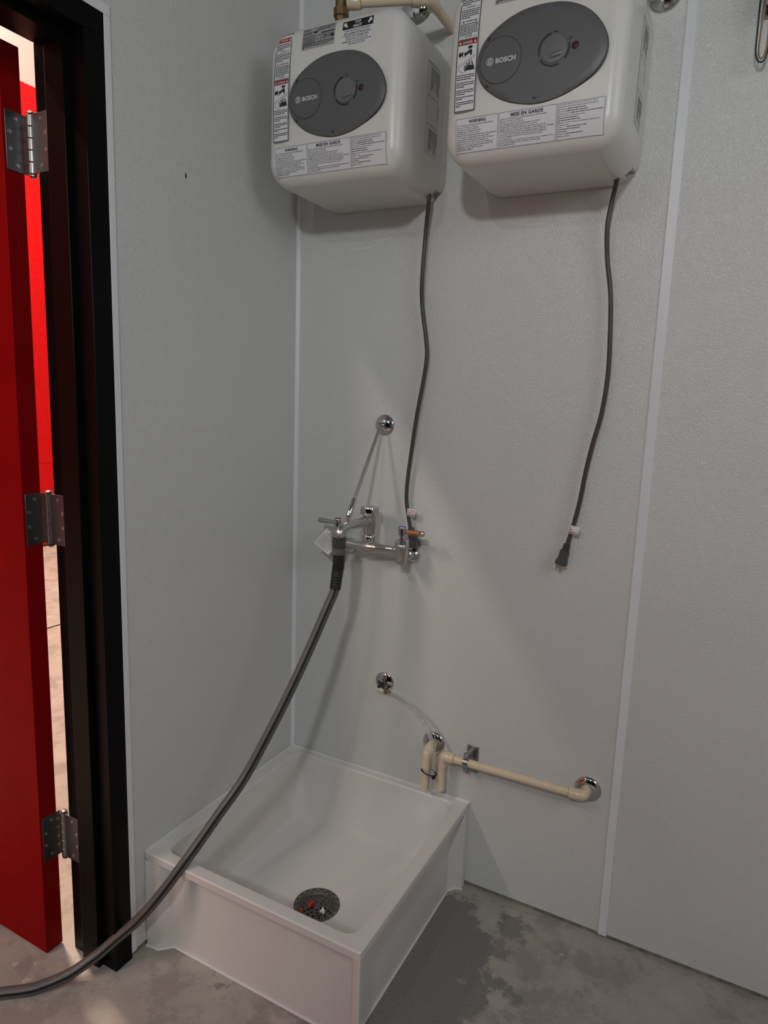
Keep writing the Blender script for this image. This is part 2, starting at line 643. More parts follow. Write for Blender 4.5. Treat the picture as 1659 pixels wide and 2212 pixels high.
# inside corner strip
structure(MB().add([(0.0, -0.010, 0.262), (0.0025, -0.010, 0.262), (0.009, -0.0025, 0.262), (0.009, 0.0, 0.262), (0, 0, 0.262),
                    (0.0, -0.010, RZ), (0.0025, -0.010, RZ), (0.009, -0.0025, RZ), (0.009, 0.0, RZ), (0, 0, RZ)],
                   [(0, 1, 6, 5), (1, 2, 7, 6), (2, 3, 8, 7), (3, 4, 9, 8), (4, 0, 5, 9), (4, 3, 2, 1, 0), (5, 6, 7, 8, 9)]).build('trim_4', 'trim'))
p = at(0, 0.0, 401, 380)
MB().box(0.0, 0.0012, p.y - 0.002, p.y + 0.002, p.z - 0.005, p.z + 0.005).build('paint_fleck', 'fleck', wl, bevel=0.001)
for pts in ([(686, 511), (705, 503), (725, 497), (745, 493)], [(753, 540), (790, 536), (812, 531)], [(800, 521), (835, 516), (858, 505)], [(1090, 497), (1130, 487), (1175, 483), (1200, 486)]):
    c = [at(1, -0.0004, *q) for q in pts]
    c = spline(c, 6)
    m = MB()
    n = len(c)
    vs = [p + Vector((0, 0, s_ * 0.0011 * math.sin(math.pi * (i + 0.3) / n))) for s_ in (1, -1) for i, p in enumerate(c)]
    m.add(vs, [(i, n + i, n + i + 1, i + 1) for i in range(n - 1)])
    m.build('scuff_mark', 'scuff', wb)
# rest of the room, behind and beside the camera
structure(MB().box(RX, RX + 0.1, RY, 0.0, 0.0, RZ).build('wall_right', 'grey_wall'))
structure(MB().box(0.0, RX + 0.1, RY - 0.1, RY, 0.0, RZ).build('wall_front', 'dark_wall'))
structure(MB().box(0.0, RX + 0.1, RY - 0.1, 0.12, RZ, RZ + 0.1).build('ceiling', 'dark_deck'))
# hall beyond the doorway
XF = -4.15
structure(MB().box(XF - 0.1, XF, -12.0, 4.2, 0.0, 3.755).build('wall_hall_lower', 'red_wall'))
structure(MB().box(XF - 0.1, XF, -12.0, 4.2, 3.755, 6.0).build('wall_hall_upper', 'cream_wall'))
structure(MB().box(XF, XF + 0.004, -12.0, 4.2, 0.0, 0.016).build('baseboard_hall', 'groove'))
structure(MB().box(XF, XF + 0.0015, -12.0, 4.2, 0.735, 0.742).build('trim_5', 'red_wall'))
structure(MB().box(XF, -0.14, 4.1, 4.2, 0.0, 6.0).build('wall_hall_end', 'cream_wall'))
structure(MB().box(XF, -0.14, -12.1, -12.0, 0.0, 6.0).build('wall_hall_start', 'cream_wall'))
structure(MB().box(XF - 0.1, -0.0, -12.1, 4.2, 6.0, 6.1).build('ceiling_hall', 'cream_wall'))
structure(MB().box(-4.3, 0.0, -12.1, RY - 0.1, -0.12, 0.0).build('floor_hall_end', 'concrete'))

# door: black steel frame, red leaf standing open into the hall, three butt hinges
d1 = thing('door_1', (-0.165, -0.703, 0.0), kind='structure')
fr = MB()
XB = -0.146
fr.box(XB, 0.002, -0.705, YJ0, 0.0, 2.042)                    # hinge jamb
fr.box(-0.095, -0.040, -0.721, -0.705, 0.004, 2.026)          # its stop
fr.box(XB, 0.002, YJ1, -1.620, 0.0, 2.042)                    # strike jamb
fr.box(-0.095, -0.040, -1.620, -1.604, 0.004, 2.026)
fr.box(XB, 0.002, YJ1, YJ0, 2.042, 2.0875)                    # head
fr.box(-0.095, -0.040, -1.620, -0.705, 2.026, 2.042)
fr.build('door_frame', 'black_frame', d1, bevel=0.0015, label='black painted steel door frame')
lf = MB().box(-0.184 - 0.905, -0.184, -0.7545, -0.7105, 0.004, 2.039).build('door_leaf', 'red_door', d1, bevel=0.0012, label='deep red door leaf standing open')
KX, KY = -0.1655, -0.7035


def hinge(z0, z1, roundtop):
    k = MB()
    n = 5
    for i in range(n):
        a = z0 + (z1 - z0) * i / n
        b = z0 + (z1 - z0) * (i + 1) / n - 0.0012
        k.lathe([(0.0080, 0), (0.0089, 0.0008), (0.0089, b - a - 0.0008), (0.0080, b - a)], (KX, KY, a), (0, 0, 1), 20)
    k.lathe([(0.0055, 0), (0.0078, 0.001), (0.0078, 0.004), (0.004, 0.0065)], (KX, KY, z1), (0, 0, 1), 18)
    k.lathe([(0.0055, 0), (0.0078, 0.001), (0.0078, 0.003), (0.005, 0.006)], (KX, KY, z0 - 0.0012), (0, 0, -1), 18)
    h = k.build('hinge', 'knuckle', d1, label='steel butt hinge with five knuckles')
    MB().box(-0.184, -0.1815, -0.7495, KY + 0.001, z0, z1).add([], []).build('hinge_leaf', 'steel', h, bevel=0.0006)
    MB().box(KX, -0.112, -0.7075, -0.705, z0, z1).build('hinge_leaf', 'steel', h, bevel=0.0006)
    H = z1 - z0
    for yy, t in ((-0.727, 0.11), (-0.741, 0.36), (-0.741, 0.64), (-0.727, 0.89)):
        s = MB().lathe([(0.0042, 0), (0.0040, 0.0010), (0.0015, 0.0012)], (-0.1815, yy, z0 + H * t), (1, 0, 0), 16)
        s.build('screw', 'screw', h)
    for xx, t in ((-0.132, 0.11), (-0.117, 0.36), (-0.117, 0.64), (-0.132, 0.89)):
        s = MB().lathe([(0.0042, 0), (0.0040, 0.0010), (0.0015, 0.0012)], (xx, -0.7075, z0 + H * t), (0, -1, 0), 16)
        s.build('screw', 'screw', h)
    return h


hinge(1.799, 1.913, False)
hinge(1.022, 1.136, True)
hinge(0.246, 0.360, False)

# ================================================================ MOP SINK
sink = thing('mop_sink', (0.305, -0.305, 0.0), 'square white moulded mop sink set into the corner of the floor', 'sink')
RH = 0.2587
bx, by, bhx, bhy = 0.3075, -0.3025, 0.2725, 0.2805
rings = []


def zr(cx, cy, hx, hy, r, z):
    rings.append([(x, y, z) for x, y in rrect(cx, cy, hx, hy, r, 9)])


zr(0.305, -0.305, 0.300, 0.300, 0.004, RH - 0.020)
zr(0.305, -0.305, 0.3045, 0.3045, 0.004, RH - 0.0195)
zr(0.305, -0.305, 0.305, 0.305, 0.004, RH - 0.003)
zr(0.305, -0.305, 0.3025, 0.3025, 0.005, RH)
zr(bx, by, bhx, bhy, 0.030, RH)
zr(bx, by, bhx - 0.003, bhy - 0.003, 0.030, RH - 0.001)
zr(bx, by, bhx - 0.005, bhy - 0.005, 0.030, RH - 0.004)
zr(bx, by, bhx - 0.019, bhy - 0.021, 0.036, 0.080)
zr(bx, by, bhx - 0.024, bhy - 0.026, 0.036, 0.066)
zr(bx, by, bhx - 0.038, bhy - 0.040, 0.036, 0.060)
DX, DY, DZ = 0.319, -0.327, 0.044
zr(DX, DY, 0.075, 0.075, 0.075, DZ + 0.001)
zr(DX, DY, 0.054, 0.054, 0.054, DZ)
zr(DX, DY, 0.050, 0.050, 0.050, DZ - 0.006)
zr(DX, DY, 0.040, 0.040, 0.040, DZ - 0.036)
basin = MB().loft(rings, False, False)
basin.build('basin', 'sink', sink, angle=28)
ap = [(0.0, -0.612), (0.038, -0.606), (0.050, -0.598), (0.066, -0.580), (0.575, -0.580), (0.590, -0.606), (0.609, -0.609),
      (0.606, -0.590), (0.576, -0.572), (0.576, -0.052), (0.592, -0.032), (0.609, -0.026), (0.61, 0.0), (0.0, 0.0)]
MB().loft([[(x, y, z) for x, y in ap[:-1] + [(0.012, -0.012)]] for z in (0.0, RH - 0.0195)], False, False).build('apron', 'sink', sink, bevel=0.004, segs=3)
ck = MB()
ck.tube([(0.003, -0.61, RH), (0.003, -0.003, RH), (0.613, -0.003, RH)], 0.0045, 8, 1)
ck.build('caulk_bead', 'caulk', sink)
ck = MB()
ck.tube([(0.0, -0.613, 0.0015), (0.038, -0.608, 0.0015), (0.066, -0.582, 0.0015), (0.573, -0.582, 0.0015), (0.592, -0.608, 0.0015), (0.610, -0.611, 0.0015), (0.608, -0.590, 0.0015), (0.578, -0.572, 0.0015),
         (0.578, -0.052, 0.0015), (0.595, -0.030, 0.0015), (0.612, -0.024, 0.0015)], 0.003, 8, 1)
ck.build('caulk_bead', 'caulk', sink)
# perforated strainer, dished in the middle, real holes
def perforated(outer, inner, rings_, z):
    """flat disc or annulus with round holes cut through it"""
    cu = bpy.data.curves.new('strainer', 'CURVE')
    cu.dimensions = '2D'
    cu.fill_mode = 'BOTH'

    def circ(cx, cy, r, n):
        sp_ = cu.splines.new('POLY')
        sp_.points.add(n - 1)
        for k in range(n):
            a_ = 2 * math.pi * k / n
            sp_.points[k].co = (cx + r * math.cos(a_), cy + r * math.sin(a_), 0, 1)
        sp_.use_cyclic_u = True
    circ(0, 0, outer, 72)
    if inner:
        circ(0, 0, inner, 60)
    for rad, cnt, hr, ph in rings_:
        for k in range(cnt):
            a_ = 2 * math.pi * (k + ph) / cnt
            circ(rad * math.cos(a_), rad * math.sin(a_), hr, 12)
    co = bpy.data.objects.new('strainer', cu)
    me_ = bpy.data.meshes.new_from_object(co)
    out = ([(DX + v.co.x, DY + v.co.y, z) for v in me_.vertices], [tuple(q.vertices) for q in me_.polygons])
    bpy.data.objects.remove(co)
    return out


st = MB()
st.add(*perforated(0.0605, 0.0445, [(0.0558, 18, 0.0027, 0.0), (0.0490, 18, 0.0029, 0.5)], DZ + 0.0025))
st.lathe([(0.0445, 0.0025), (0.0415, -0.0030)], (DX, DY, DZ), (0, 0, 1), 60, False, False)
st.add(*perforated(0.0415, 0, [(0.0355, 15, 0.0034, 0.0), (0.0250, 11, 0.0034, 0.3), (0.0135, 6, 0.0034, 0.1)], DZ - 0.0030))
sto = st.build('drain_strainer', 'drain', sink, label='dark perforated metal drain strainer')
sto.data.shade_flat()
sd = sto.modifiers.new('thickness', 'SOLIDIFY')
sd.thickness = 0.0014
MB().lathe([(0.0395, 0), (0.038, -0.0005), (0.0, -0.0007)], (DX, DY, DZ - 0.030), (0, 0, 1), 32).build('drain_cup', 'drain_dark', sink)


def scrap(name, m, pix, h, label):
    """small litter lying on the strainer, outlined from photo pixels of the 600..800 x 1860..2060 close-up"""
    top = [at(2, DZ + 0.001 + (0.0 if i % 2 else 0.0012), 600 + x / 8.295, 1860 + y / 8.295) for i, (x, y) in enumerate(pix)]
    n = len(top)
    c = sum(top, Vector()) / n
    up = [c + (p - c) * 0.85 + Vector((0, 0, h if i % 3 else h * 0.7)) for i, p in enumerate(top)]
    r = MB().add(top + up, [tuple(range(n - 1, -1, -1)), tuple(range(n, 2 * n))] + [(i, (i + 1) % n, n + (i + 1) % n, n + i) for i in range(n)])
    return tag(r.build(name, m, None, tuple(c)), label, 'scrap')


scrap('plastic_scrap', 'red_scrap', [(525, 810), (580, 740), (620, 700), (655, 720), (650, 770), (600, 800), (570, 840), (535, 850)], 0.005, 'long red plastic scrap lying on the drain strainer')
scrap('plastic_scrap', 'red_scrap', [(365, 855), (400, 848), (440, 880), (448, 930), (420, 940), (390, 895)], 0.004, 'short red plastic scrap by the edge of the drain strainer')
scrap('paper_scrap', 'paper', [(745, 900), (785, 885), (790, 840), (820, 845), (848, 900), (832, 950), (800, 968), (808, 925), (770, 928)], 0.004, 'torn white paper scrap lying on the drain strainer')

# ================================================================ WATER HEATERS
HA, HX, DU, HRC, HRF, HD, HK = 0.177, 0.1835, 0.0065, 0.058, 0.030, 0.268, 0.50


def h_surf(u, v):
    """front shell of a heater: local y at (u, v) measured from the middle of its face"""
    qx, qy = abs(u) - (HX - HRC), abs(v) - (HA - HRC)
    s = HRC - (math.hypot(max(qx, 0), max(qy, 0)) + min(max(qx, qy), 0))
    s = max(s - 0.002, 0)
    b = HK * min(abs(v), HA) ** 2
    if s >= HRF:
        return -HD + b
    return -(HD - HRF) - math.sqrt(max(HRF * HRF - (HRF - s) ** 2, 0)) + b


def h_at(u, v, off=0.0):
    u += DU          # print and panel sit 6.5 mm right of the shell's middle
    return Vector((u, h_surf(u, v) - off, v + HA))


OVAL = [(-0.1174, -0.0009), (-0.1130, 0.0265), (-0.0985, 0.0515), (-0.0680, 0.0740), (-0.0335, 0.0878), (0.0028, 0.0922), (0.0440, 0.0890), (0.0780, 0.0775),
        (0.1064, 0.0580), (0.1290, 0.0306), (0.1398, 0.0028), (0.1370, -0.0225), (0.1216, -0.0456), (0.0922, -0.0645), (0.0613, -0.0770), (0.0220, -0.0838),
        (-0.0100, -0.0820), (-0.0500, -0.0715), (-0.0815, -0.0540), (-0.1060, -0.0298)]
OV = [tuple(p)[:2] for p in spline([(*p, 0) for p in OVAL + OVAL[:1]], 5)][:-1]

W1 = ['HOT WATER CAN PRODUCE 3RD DEGREE BURNS', 'IN 6 S AT 60°C (140°F).', 'IN 30 S AT 54°C (130°F).', 'THERMOSTAT SHIPPED FACTORY', 'SET BELOW 51.7°C (125°F).',
      'INSPECT THE ANODE ROD ANNUALLY AND REPLACE', 'IT IF PITTED, CORRODED OR DEPLETED.', 'THE ANODE ROD MUST BE REPLACED AT LEAST', 'ONCE EVERY TWO YEARS OF OPERATION.',
      'FAILURE TO DO SO WILL VOID THE WARRANTY.', 'CONTACT QUALIFIED SERVICE PERSONNEL FOR', 'THERMOSTAT ADJUSTMENT AND/OR', 'ANODE REPLACEMENT.']
W2 = ["L'EAU CHAUDE PEUT CAUSER DES BRULURES GRAVES", 'EN 6 S A 60°C (140°F).', 'EN 30 S A 54°C (130°F).', 'LES THERMOSTATS DE CHAUFFE-EAU ONT ETE', 'REGLES EN DESSOUS DE 51.7°C (125°F).',
      "INSPECTEZ LA TIGE D'ANODE UNE FOIS PAR AN ET", 'REMPLACEZ-LA SI ELLE EST PIQUEE, CORRODEE OU EPUISEE.', "LA TIGE D'ANODE DOIT ETRE REMPLACEE AU MOINS", 'UNE FOIS TOUS LES DEUX ANS DE FONCTIONNEMENT.',
      'LE NON-RESPECT DE CETTE CONSIGNE ANNULERA', 'LA GARANTIE.', 'POUR MODIFIER LE POINTS DE CONSIGNE DES THERMOSTATS', "ET/OU POUR REMPLACER L'ANODE, CONSULTEZ", 'UN SPECIALISTE.']
W3 = ['USA: FOR SERVICE, INSTALLATION, OR PARTS', 'QUESTIONS CONTACT BOSCH TECHNICAL SERVICE', 'By Phone:', 'By the WEB:', 'https://www.bosch', 'Bosch Thermotechnology Corp.', '', '',
      'Mexico: para dudas, instalacion, garantia o', 'refacciones:', 'Bosch', '', '', 'Robert Bosch', 'Made in China']


def strip_lines(pr, n, u0, u1, v1, dv, h, last=0.55, seed=1):
    """small print too fine to read: rows of word-length bars"""
    rnd = random.Random(seed)
    for i in range(n):
        end = u1 if i < n - 1 else u0 + (u1 - u0) * last
        x = u0
        while x < end - 0.001:
            wd = rnd.uniform(0.0022, 0.0065)
            pr.rect(x, min(x + wd, end), v1 - i * dv - h, v1 - i * dv)
            x += wd + 0.0009


HM = {}


def heater_mesh(key, fn):
    if key not in HM:
        HM[key] = fn()
    return HM[key]


def hp(key, name, m, parent, fn, **kw):
    """a heater part: built once, later heaters share the mesh data"""
    if key in HM:
        o = HM[key].copy()
        col.objects.link(o)
        o.parent = parent
        return o
    o = fn().build(name, m, parent, (0, 0, 0), **kw)
    HM[key] = o
    return o


def shell():
    r = []

    def ring(ins, y, bow=0.0):
        out = []
        for x, z in rrect(0, 0, HX - ins, HA - ins, max(HRC - ins, 0.01), 10):
            out.append((x, y + bow * HK * min(abs(z), HA) ** 2, z + HA))
        r.append(out)
    ring(0.0035, -0.040)
    ring(0.0005, -0.0405)
    ring(0.0, -0.043)
    for k in range(1, 4):
        ring(0.002 * k / 3, -0.043 - (HD - HRF - 0.043) * k / 3, k / 3)
    for k in range(1, 9):
        a = math.pi / 2 * k / 8
        ring(0.002 + HRF * (1 - math.cos(a)), -(HD - HRF) - HRF * math.sin(a), 1)
    for ins in (0.045, 0.06, 0.08, 0.105, 0.13, 0.155):
        ring(ins, -HD, 1)
    return MB().loft(r, True, True)


def backcover():
    pts = rrect(0, 0, HX - 0.0015, HA - 0.0015, HRC - 0.004, 12)
    out = []
    # notch beside the lower right corner
    for i, (x, z) in enumerate(pts):
        if x > HX - HRC and z < -(HA - HRC):
            t = i - 36
            if t in (5, 6):
                x, z = x - 0.010, z + 0.009
        out.append((x, z))
    n = len(out)
    vs = [(x, -0.041, z + HA) for x, z in out] + [(x * 0.995, -0.003, z * 0.995 + HA) for x, z in out]
    m = MB()
    m.add(vs, [tuple(range(n)), tuple(range(2 * n - 1, n - 1, -1))] + [(i, n + i, n + (i + 1) % n, (i + 1) % n) for i in range(n)])
    return m


def outline_slab(pts, o0, o1, ins):
    n = len(pts)
    cx, cy = sum(p[0] for p in pts) / n, sum(p[1] for p in pts) / n

    def sc(k):
        return [(cx + (p[0] - cx) * k, cy + (p[1] - cy) * k) for p in pts]
    rings = [[h_at(*p, o0) for p in pts], [h_at(*p, o1 - 0.0008) for p in pts], [h_at(*p, o1) for p in sc(1 - ins)]]
    for k in (0.85, 0.65, 0.45, 0.25, 0.08):
        rings.append([h_at(*p, o1) for p in sc(k)])
    return MB().loft(rings)


def lbl(u0, u1, v0, v1, off, nu=14, nv=14):
    p = Print()
    p.rect(u0, u1, v0, v1, nu, nv)
    return p.mesh(lambda u, v: h_at(u, v, off))


def circpts(cu, cv, r, n=48):
    return [(cu + r * math.cos(2 * math.pi * i / n), cv + r * math.sin(2 * math.pi * i / n)) for i in range(n)]


def drape(build, off):
    def f():
        p = Print()
        build(p)
        return p.mesh(lambda u, v: h_at(u, v, off))
    return f


def tri(p, u, v, s):
    p.poly([(u - s, v - s * 0.8), (u + s, v - s * 0.8), (u, v + s)])


def p_danger_ink(p):
    p.border(-0.163, -0.118, -0.077, 0.160, 0.0018)
    U0, U1 = -0.1595, -0.1215
    strip_lines(p, 4, U0, U1, 0.1365, 0.0036, 0.0016, 0.5, 2)
    p.line([(U0, 0.1195), (U0 + 0.008, 0.1195)], 0.0005)
    p.line([(U1 - 0.008, 0.1195), (U1, 0.1195)], 0.0005)
    p.text('CAUTION', -0.1405, 0.1180, 0.0034, 0.0185, 'c')
    strip_lines(p, 5, U0, U1, 0.1150, 0.0037, 0.0016, 0.5, 3)
    p.line([(U0, 0.0925), (U0 + 0.003, 0.0925)], 0.0005)
    p.line([(U1 - 0.003, 0.0925), (U1, 0.0925)], 0.0005)
    tri(p, -0.1535, 0.0925, 0.0024)
    tri(p, -0.1275, 0.0925, 0.0024)
    p.text('WARNING', -0.1405, 0.0910, 0.0034, 0.0185, 'c')
    strip_lines(p, 7, U0, U1, 0.0880, 0.0034, 0.0016, 0.7, 4)
    p.line([(U0, 0.0625), (U0 + 0.009, 0.0625)], 0.0005)
    p.line([(U1 - 0.010, 0.0625), (U1, 0.0625)], 0.0005)
    p.text('NOTICE', -0.1405, 0.0608, 0.0034, 0.0150, 'c')
    strip_lines(p, 4, U0, U1, 0.0588, 0.0032, 0.0015, 0.5, 5)
    # pictogram: tap with two wheels, worktop line, gloved hand
    for (a, b, r1, r2) in ((-0.1555, 0.0300, 0.0032, 0.0048), (-0.1510, 0.0310, 0.0020, 0.0045), (-0.1360, 0.0420, 0.0030, 0.0032), (-0.1318, 0.0422, 0.0022, 0.0030)):
        p.poly([(a + r1 * math.cos(t * math.pi / 6), b + r2 * math.sin(t * math.pi / 6)) for t in range(12)])
    p.poly([(-0.1475, 0.0310), (-0.1330, 0.0385), (-0.1300, 0.0365), (-0.1300, 0.0270), (-0.1338, 0.0265), (-0.1345, 0.0315), (-0.1450, 0.0262)])
    p.arc(-0.1465, 0.0290, 0.0036, 0.0044, 0, 360, 16)
    p.line([(-0.1600, 0.0085), (-0.1225, 0.0275)], 0.0006)
    p.line([(-0.1225, 0.0240), (-0.1560, 0.0065), (-0.1580, 0.0035), (-0.1560, 0.0005), (-0.1450, -0.0060)], 0.0006)
    p.poly([(-0.1400, 0.0040), (-0.1350, 0.0085), (-0.1300, 0.0080), (-0.1240, 0.0070), (-0.1230, -0.0010), (-0.1330, -0.0015), (-0.1390, -0.0005)])
    for a, b, c, d in ((-0.1375, 0.0060, -0.1400, 0.0130), (-0.1345, 0.0080, -0.1345, 0.0145), (-0.1395, 0.0045, -0.1450, 0.0080), (-0.1395, 0.0020, -0.1460, 0.0030), (-0.1385, 0.0000, -0.1440, -0.0015), (-0.1265, 0.0060, -0.1290, 0.0145)):
        p.line([(a, b), (c, d)], 0.0026)
    strip_lines(p, 3, U0, U1, -0.0085, 0.0038, 0.0017, 0.8, 6)
    strip_lines(p, 3, U0, U1, -0.0225, 0.0038, 0.0017, 0.45, 7)
    strip_lines(p, 3, U0, U1, -0.0365, 0.0036, 0.0017, 0.5, 8)
    strip_lines(p, 2, U0, U1, -0.0490, 0.0036, 0.0017, 0.4, 9)
    strip_lines(p, 3, U0, U1, -0.0585, 0.0036, 0.0017, 0.3, 10)


def p_band(p, k):
    v = (0.1400, 0.0475)[k]
    p.rect(-0.1605, -0.1205, v, v + 0.0095, 6, 2)


def p_hot(p):
    p.text('HOT', -0.1315, 0.0145, 0.0040, 0.0075, 'c', 0.45)


def p_danger_white(p, k):
    v = (0.1422, 0.0495)[k]
    p.text('DANGER', -0.1405, v, 0.0048, 0.0205, 'c')
    tri(p, -0.1565, v + 0.0026, 0.0029)
    tri(p, -0.1245, v + 0.0026, 0.0029)


def p_warn(p):
    B = [(-0.158, -0.0665), (-0.0645, 0.0525), (0.0545, 0.1440)]
    for a, b in B:
        p.border(a, b, -0.1545, -0.0905, 0.0006)
    p.text('WARNING', -0.1115, -0.1000, 0.0060, 0.037, 'c', bold=0.03)
    p.text('MISE EN GARDE', -0.007, -0.0998, 0.0062, 0.066, 'c', bold=0.03)
    for i, s in enumerate(W1):
        p.text(s, -0.1555, -0.1045 - i * 0.0038, 0.0021, min(0.086, 0.00205 * len(s)))
    for i, s in enumerate(W2):
        p.text(s, -0.0620, -0.1042 - i * 0.0036, 0.0020, min(0.111, 0.00215 * len(s)))
    for i, s in enumerate(W3):
        if s:
            p.text(s, 0.0562, -0.0945 - i * 0.0039, 0.0018, min(0.084, 0.00185 * len(s)))
    rnd = random.Random(5)
    for i in (2, 3, 4, 6, 7, 10, 11, 12, 13):
        a = 0.0562 + (0.018 if i in (2, 3, 10, 13) else (0.026 if i == 4 else 0.0))
        strip_lines(p, 1, a, 0.140 if i == 4 else a + rnd.uniform(0.018, 0.045), -0.0930 - i * 0.0039, 0.003, 0.0013, 1.0, 20 + i)


def p_plate(p):
    p.text('BOSCH', -0.0865, 0.1530, 0.0042, 0.0175)
    strip_lines(p, 2, -0.0865, -0.060, 0.1495, 0.004, 0.0016, 0.9, 31)
    strip_lines(p, 3, -0.050, -0.004, 0.1575, 0.0036, 0.0011, 0.8, 32)
    p.rect(-0.058, -0.048, 0.1445, 0.1490)
    p.rect(-0.0375, -0.0015, 0.1415, 0.1438)
    strip_lines(p, 6, -0.0865, -0.052, 0.1405, 0.0036, 0.0015, 0.6, 33)
    strip_lines(p, 1, -0.048, -0.004, 0.1385, 0.003, 0.0012, 1, 34)
    for u in (-0.046, -0.036):
        p.arc(u, 0.1310, 0.0022, 0.0030, 0, 360, 16)
    p.arc(-0.0265, 0.1325, 0.0030, 0.0042, 0, 360, 20)
    p.arc(-0.0165, 0.1325, 0.0028, 0.0036, 0, 360, 20)
    p.line([(-0.029, 0.130), (-0.024, 0.135)], 0.001)
    p.line([(-0.019, 0.1325), (-0.014, 0.1325)], 0.0007)
    p.rect(-0.0115, -0.0025, 0.1290, 0.1360)
    strip_lines(p, 3, -0.0865, -0.002, 0.1255, 0.0035, 0.0015, 0.85, 35)
    p.arc(-0.0845, 0.1150, 0.0013, 0.0020, 0, 360, 14)


def p_top_black(p):
    p.rect(0.0200, 0.0980, 0.1345, 0.1525, 10, 6)
    p.text('FOR INSTALLED RATING', 0.059, 0.1288, 0.0034, 0.066, 'c')
    p.text('SEE ELEMENTS MARKING.', 0.059, 0.1232, 0.0034, 0.068, 'c')
    p.rect(0.0200, 0.0980, 0.1212, 0.1218, 8, 1)
    p.text('POUR LES PARAMETRES', 0.059, 0.1162, 0.0034, 0.060, 'c')
    p.text("D'INSTALLATION SE", 0.059, 0.1110, 0.0034, 0.055, 'c')
    p.text('REFERER A LA PLAQUETTE', 0.059, 0.1058, 0.0034, 0.073, 'c')
    p.text('SIGNALETIQUE', 0.059, 0.1008, 0.0034, 0.042, 'c')


def p_top_white(p):
    p.text('TOP', 0.059, 0.1442, 0.0058, 0.016, 'c', bold=0.03)
    p.text('HAUT', 0.059, 0.1362, 0.0058, 0.022, 'c', bold=0.03)
    for s in (-1, 1):
        c = 0.059 + s * 0.0305
        A = [(0.0055, 0.0055), (0.0055, -0.003), (0.003, -0.0005), (-0.002, -0.0055), (-0.0055, -0.002), (-0.0005, 0.003), (-0.003, 0.0055)]
        q = [(c + s * x, 0.1435 + y) for x, y in A]
        p.poly(q if s > 0 else q[::-1])


KU, KV = 0.0395, 0.0062


def p_dial(p):
    for a0, a1 in ((105, 178), (212, 292), (318, 372)):
        p.arc(KU, KV, 0.0278, 0.0312, a0, a1, 24)
    p.text('MAX', KU - 0.002, KV + 0.0292, 0.0030, 0.0085, 'l', -0.2, bold=0.03)
    p.text('OFF', KU + 0.0285, KV + 0.0095, 0.0030, 0.0080, 'l', 0.75, bold=0.03)
    p.text('MIN', KU + 0.0255, KV - 0.0195, 0.0030, 0.0080, 'l', 1.15, bold=0.03)
    p.text('IDEAL', KU - 0.0310, KV + 0.0020, 0.0030, 0.0125, 'l', -1.45, bold=0.03)


def p_slot(p, k):
    u, v, r = ((-0.0945, 0.0470, 0.95), (-0.0925, -0.0393, -0.75), (0.0070, -0.0745, 0.05))[k]
    c, s = math.cos(r), math.sin(r)
    p.poly([(u + x * c - y * s, v + x * s + y * c) for x, y in rrect(0, 0, 0.0040, 0.0017, 0.0012, 4)])


def p_bosch(p):
    p.arc(-0.0884, 0.0044, 0.0062, 0.0074, 0, 360, 32)
    p.arc(-0.0884, 0.0044, 0.0030, 0.0046, 50, 130, 10)
    p.arc(-0.0884, 0.0044, 0.0030, 0.0046, 230, 310, 10)
    p.rect(-0.0918, -0.0904, -0.0005, 0.0093)
    p.rect(-0.0864, -0.0850, -0.0005, 0.0093)
    p.rect(-0.0904, -0.0864, 0.0037, 0.0051)
    p.text('BOSCH', -0.0765, 0.0000, 0.0088, 0.0410, bold=0.035)
    p.line([(-0.0765, 0.0044), (-0.0745, 0.0044)], 0.001)


def p_side(p):
    # print on the right-hand side label; coordinates are (depth from wall, height)
    p.rect(-0.1330, -0.0745, 0.0310, 0.0318)
    p.rect(-0.1330, -0.0745, -0.0300, -0.0292)
    p.rect(-0.1330, -0.0745, 0.1000, 0.1012)
    rnd = random.Random(4)
    for b0, b1 in ((0.040, 0.094), (-0.088, -0.038)):
        for k in range(11):
            d = -0.118 + k * 0.0040
            a = b1
            end = b0 + rnd.uniform(0.0, 0.012) + (0.02 if k in (5, 6) else 0)
            while a > end:
                wd = rnd.uniform(0.002, 0.006)
                p.rect(d, d + 0.0017, a - wd, a)
                a -= wd + 0.001
    for b0, b1 in ((0.064, 0.092), (-0.003, 0.026), (-0.064, -0.036)):
        p.rect(-0.0730, -0.0710, b0, b1)


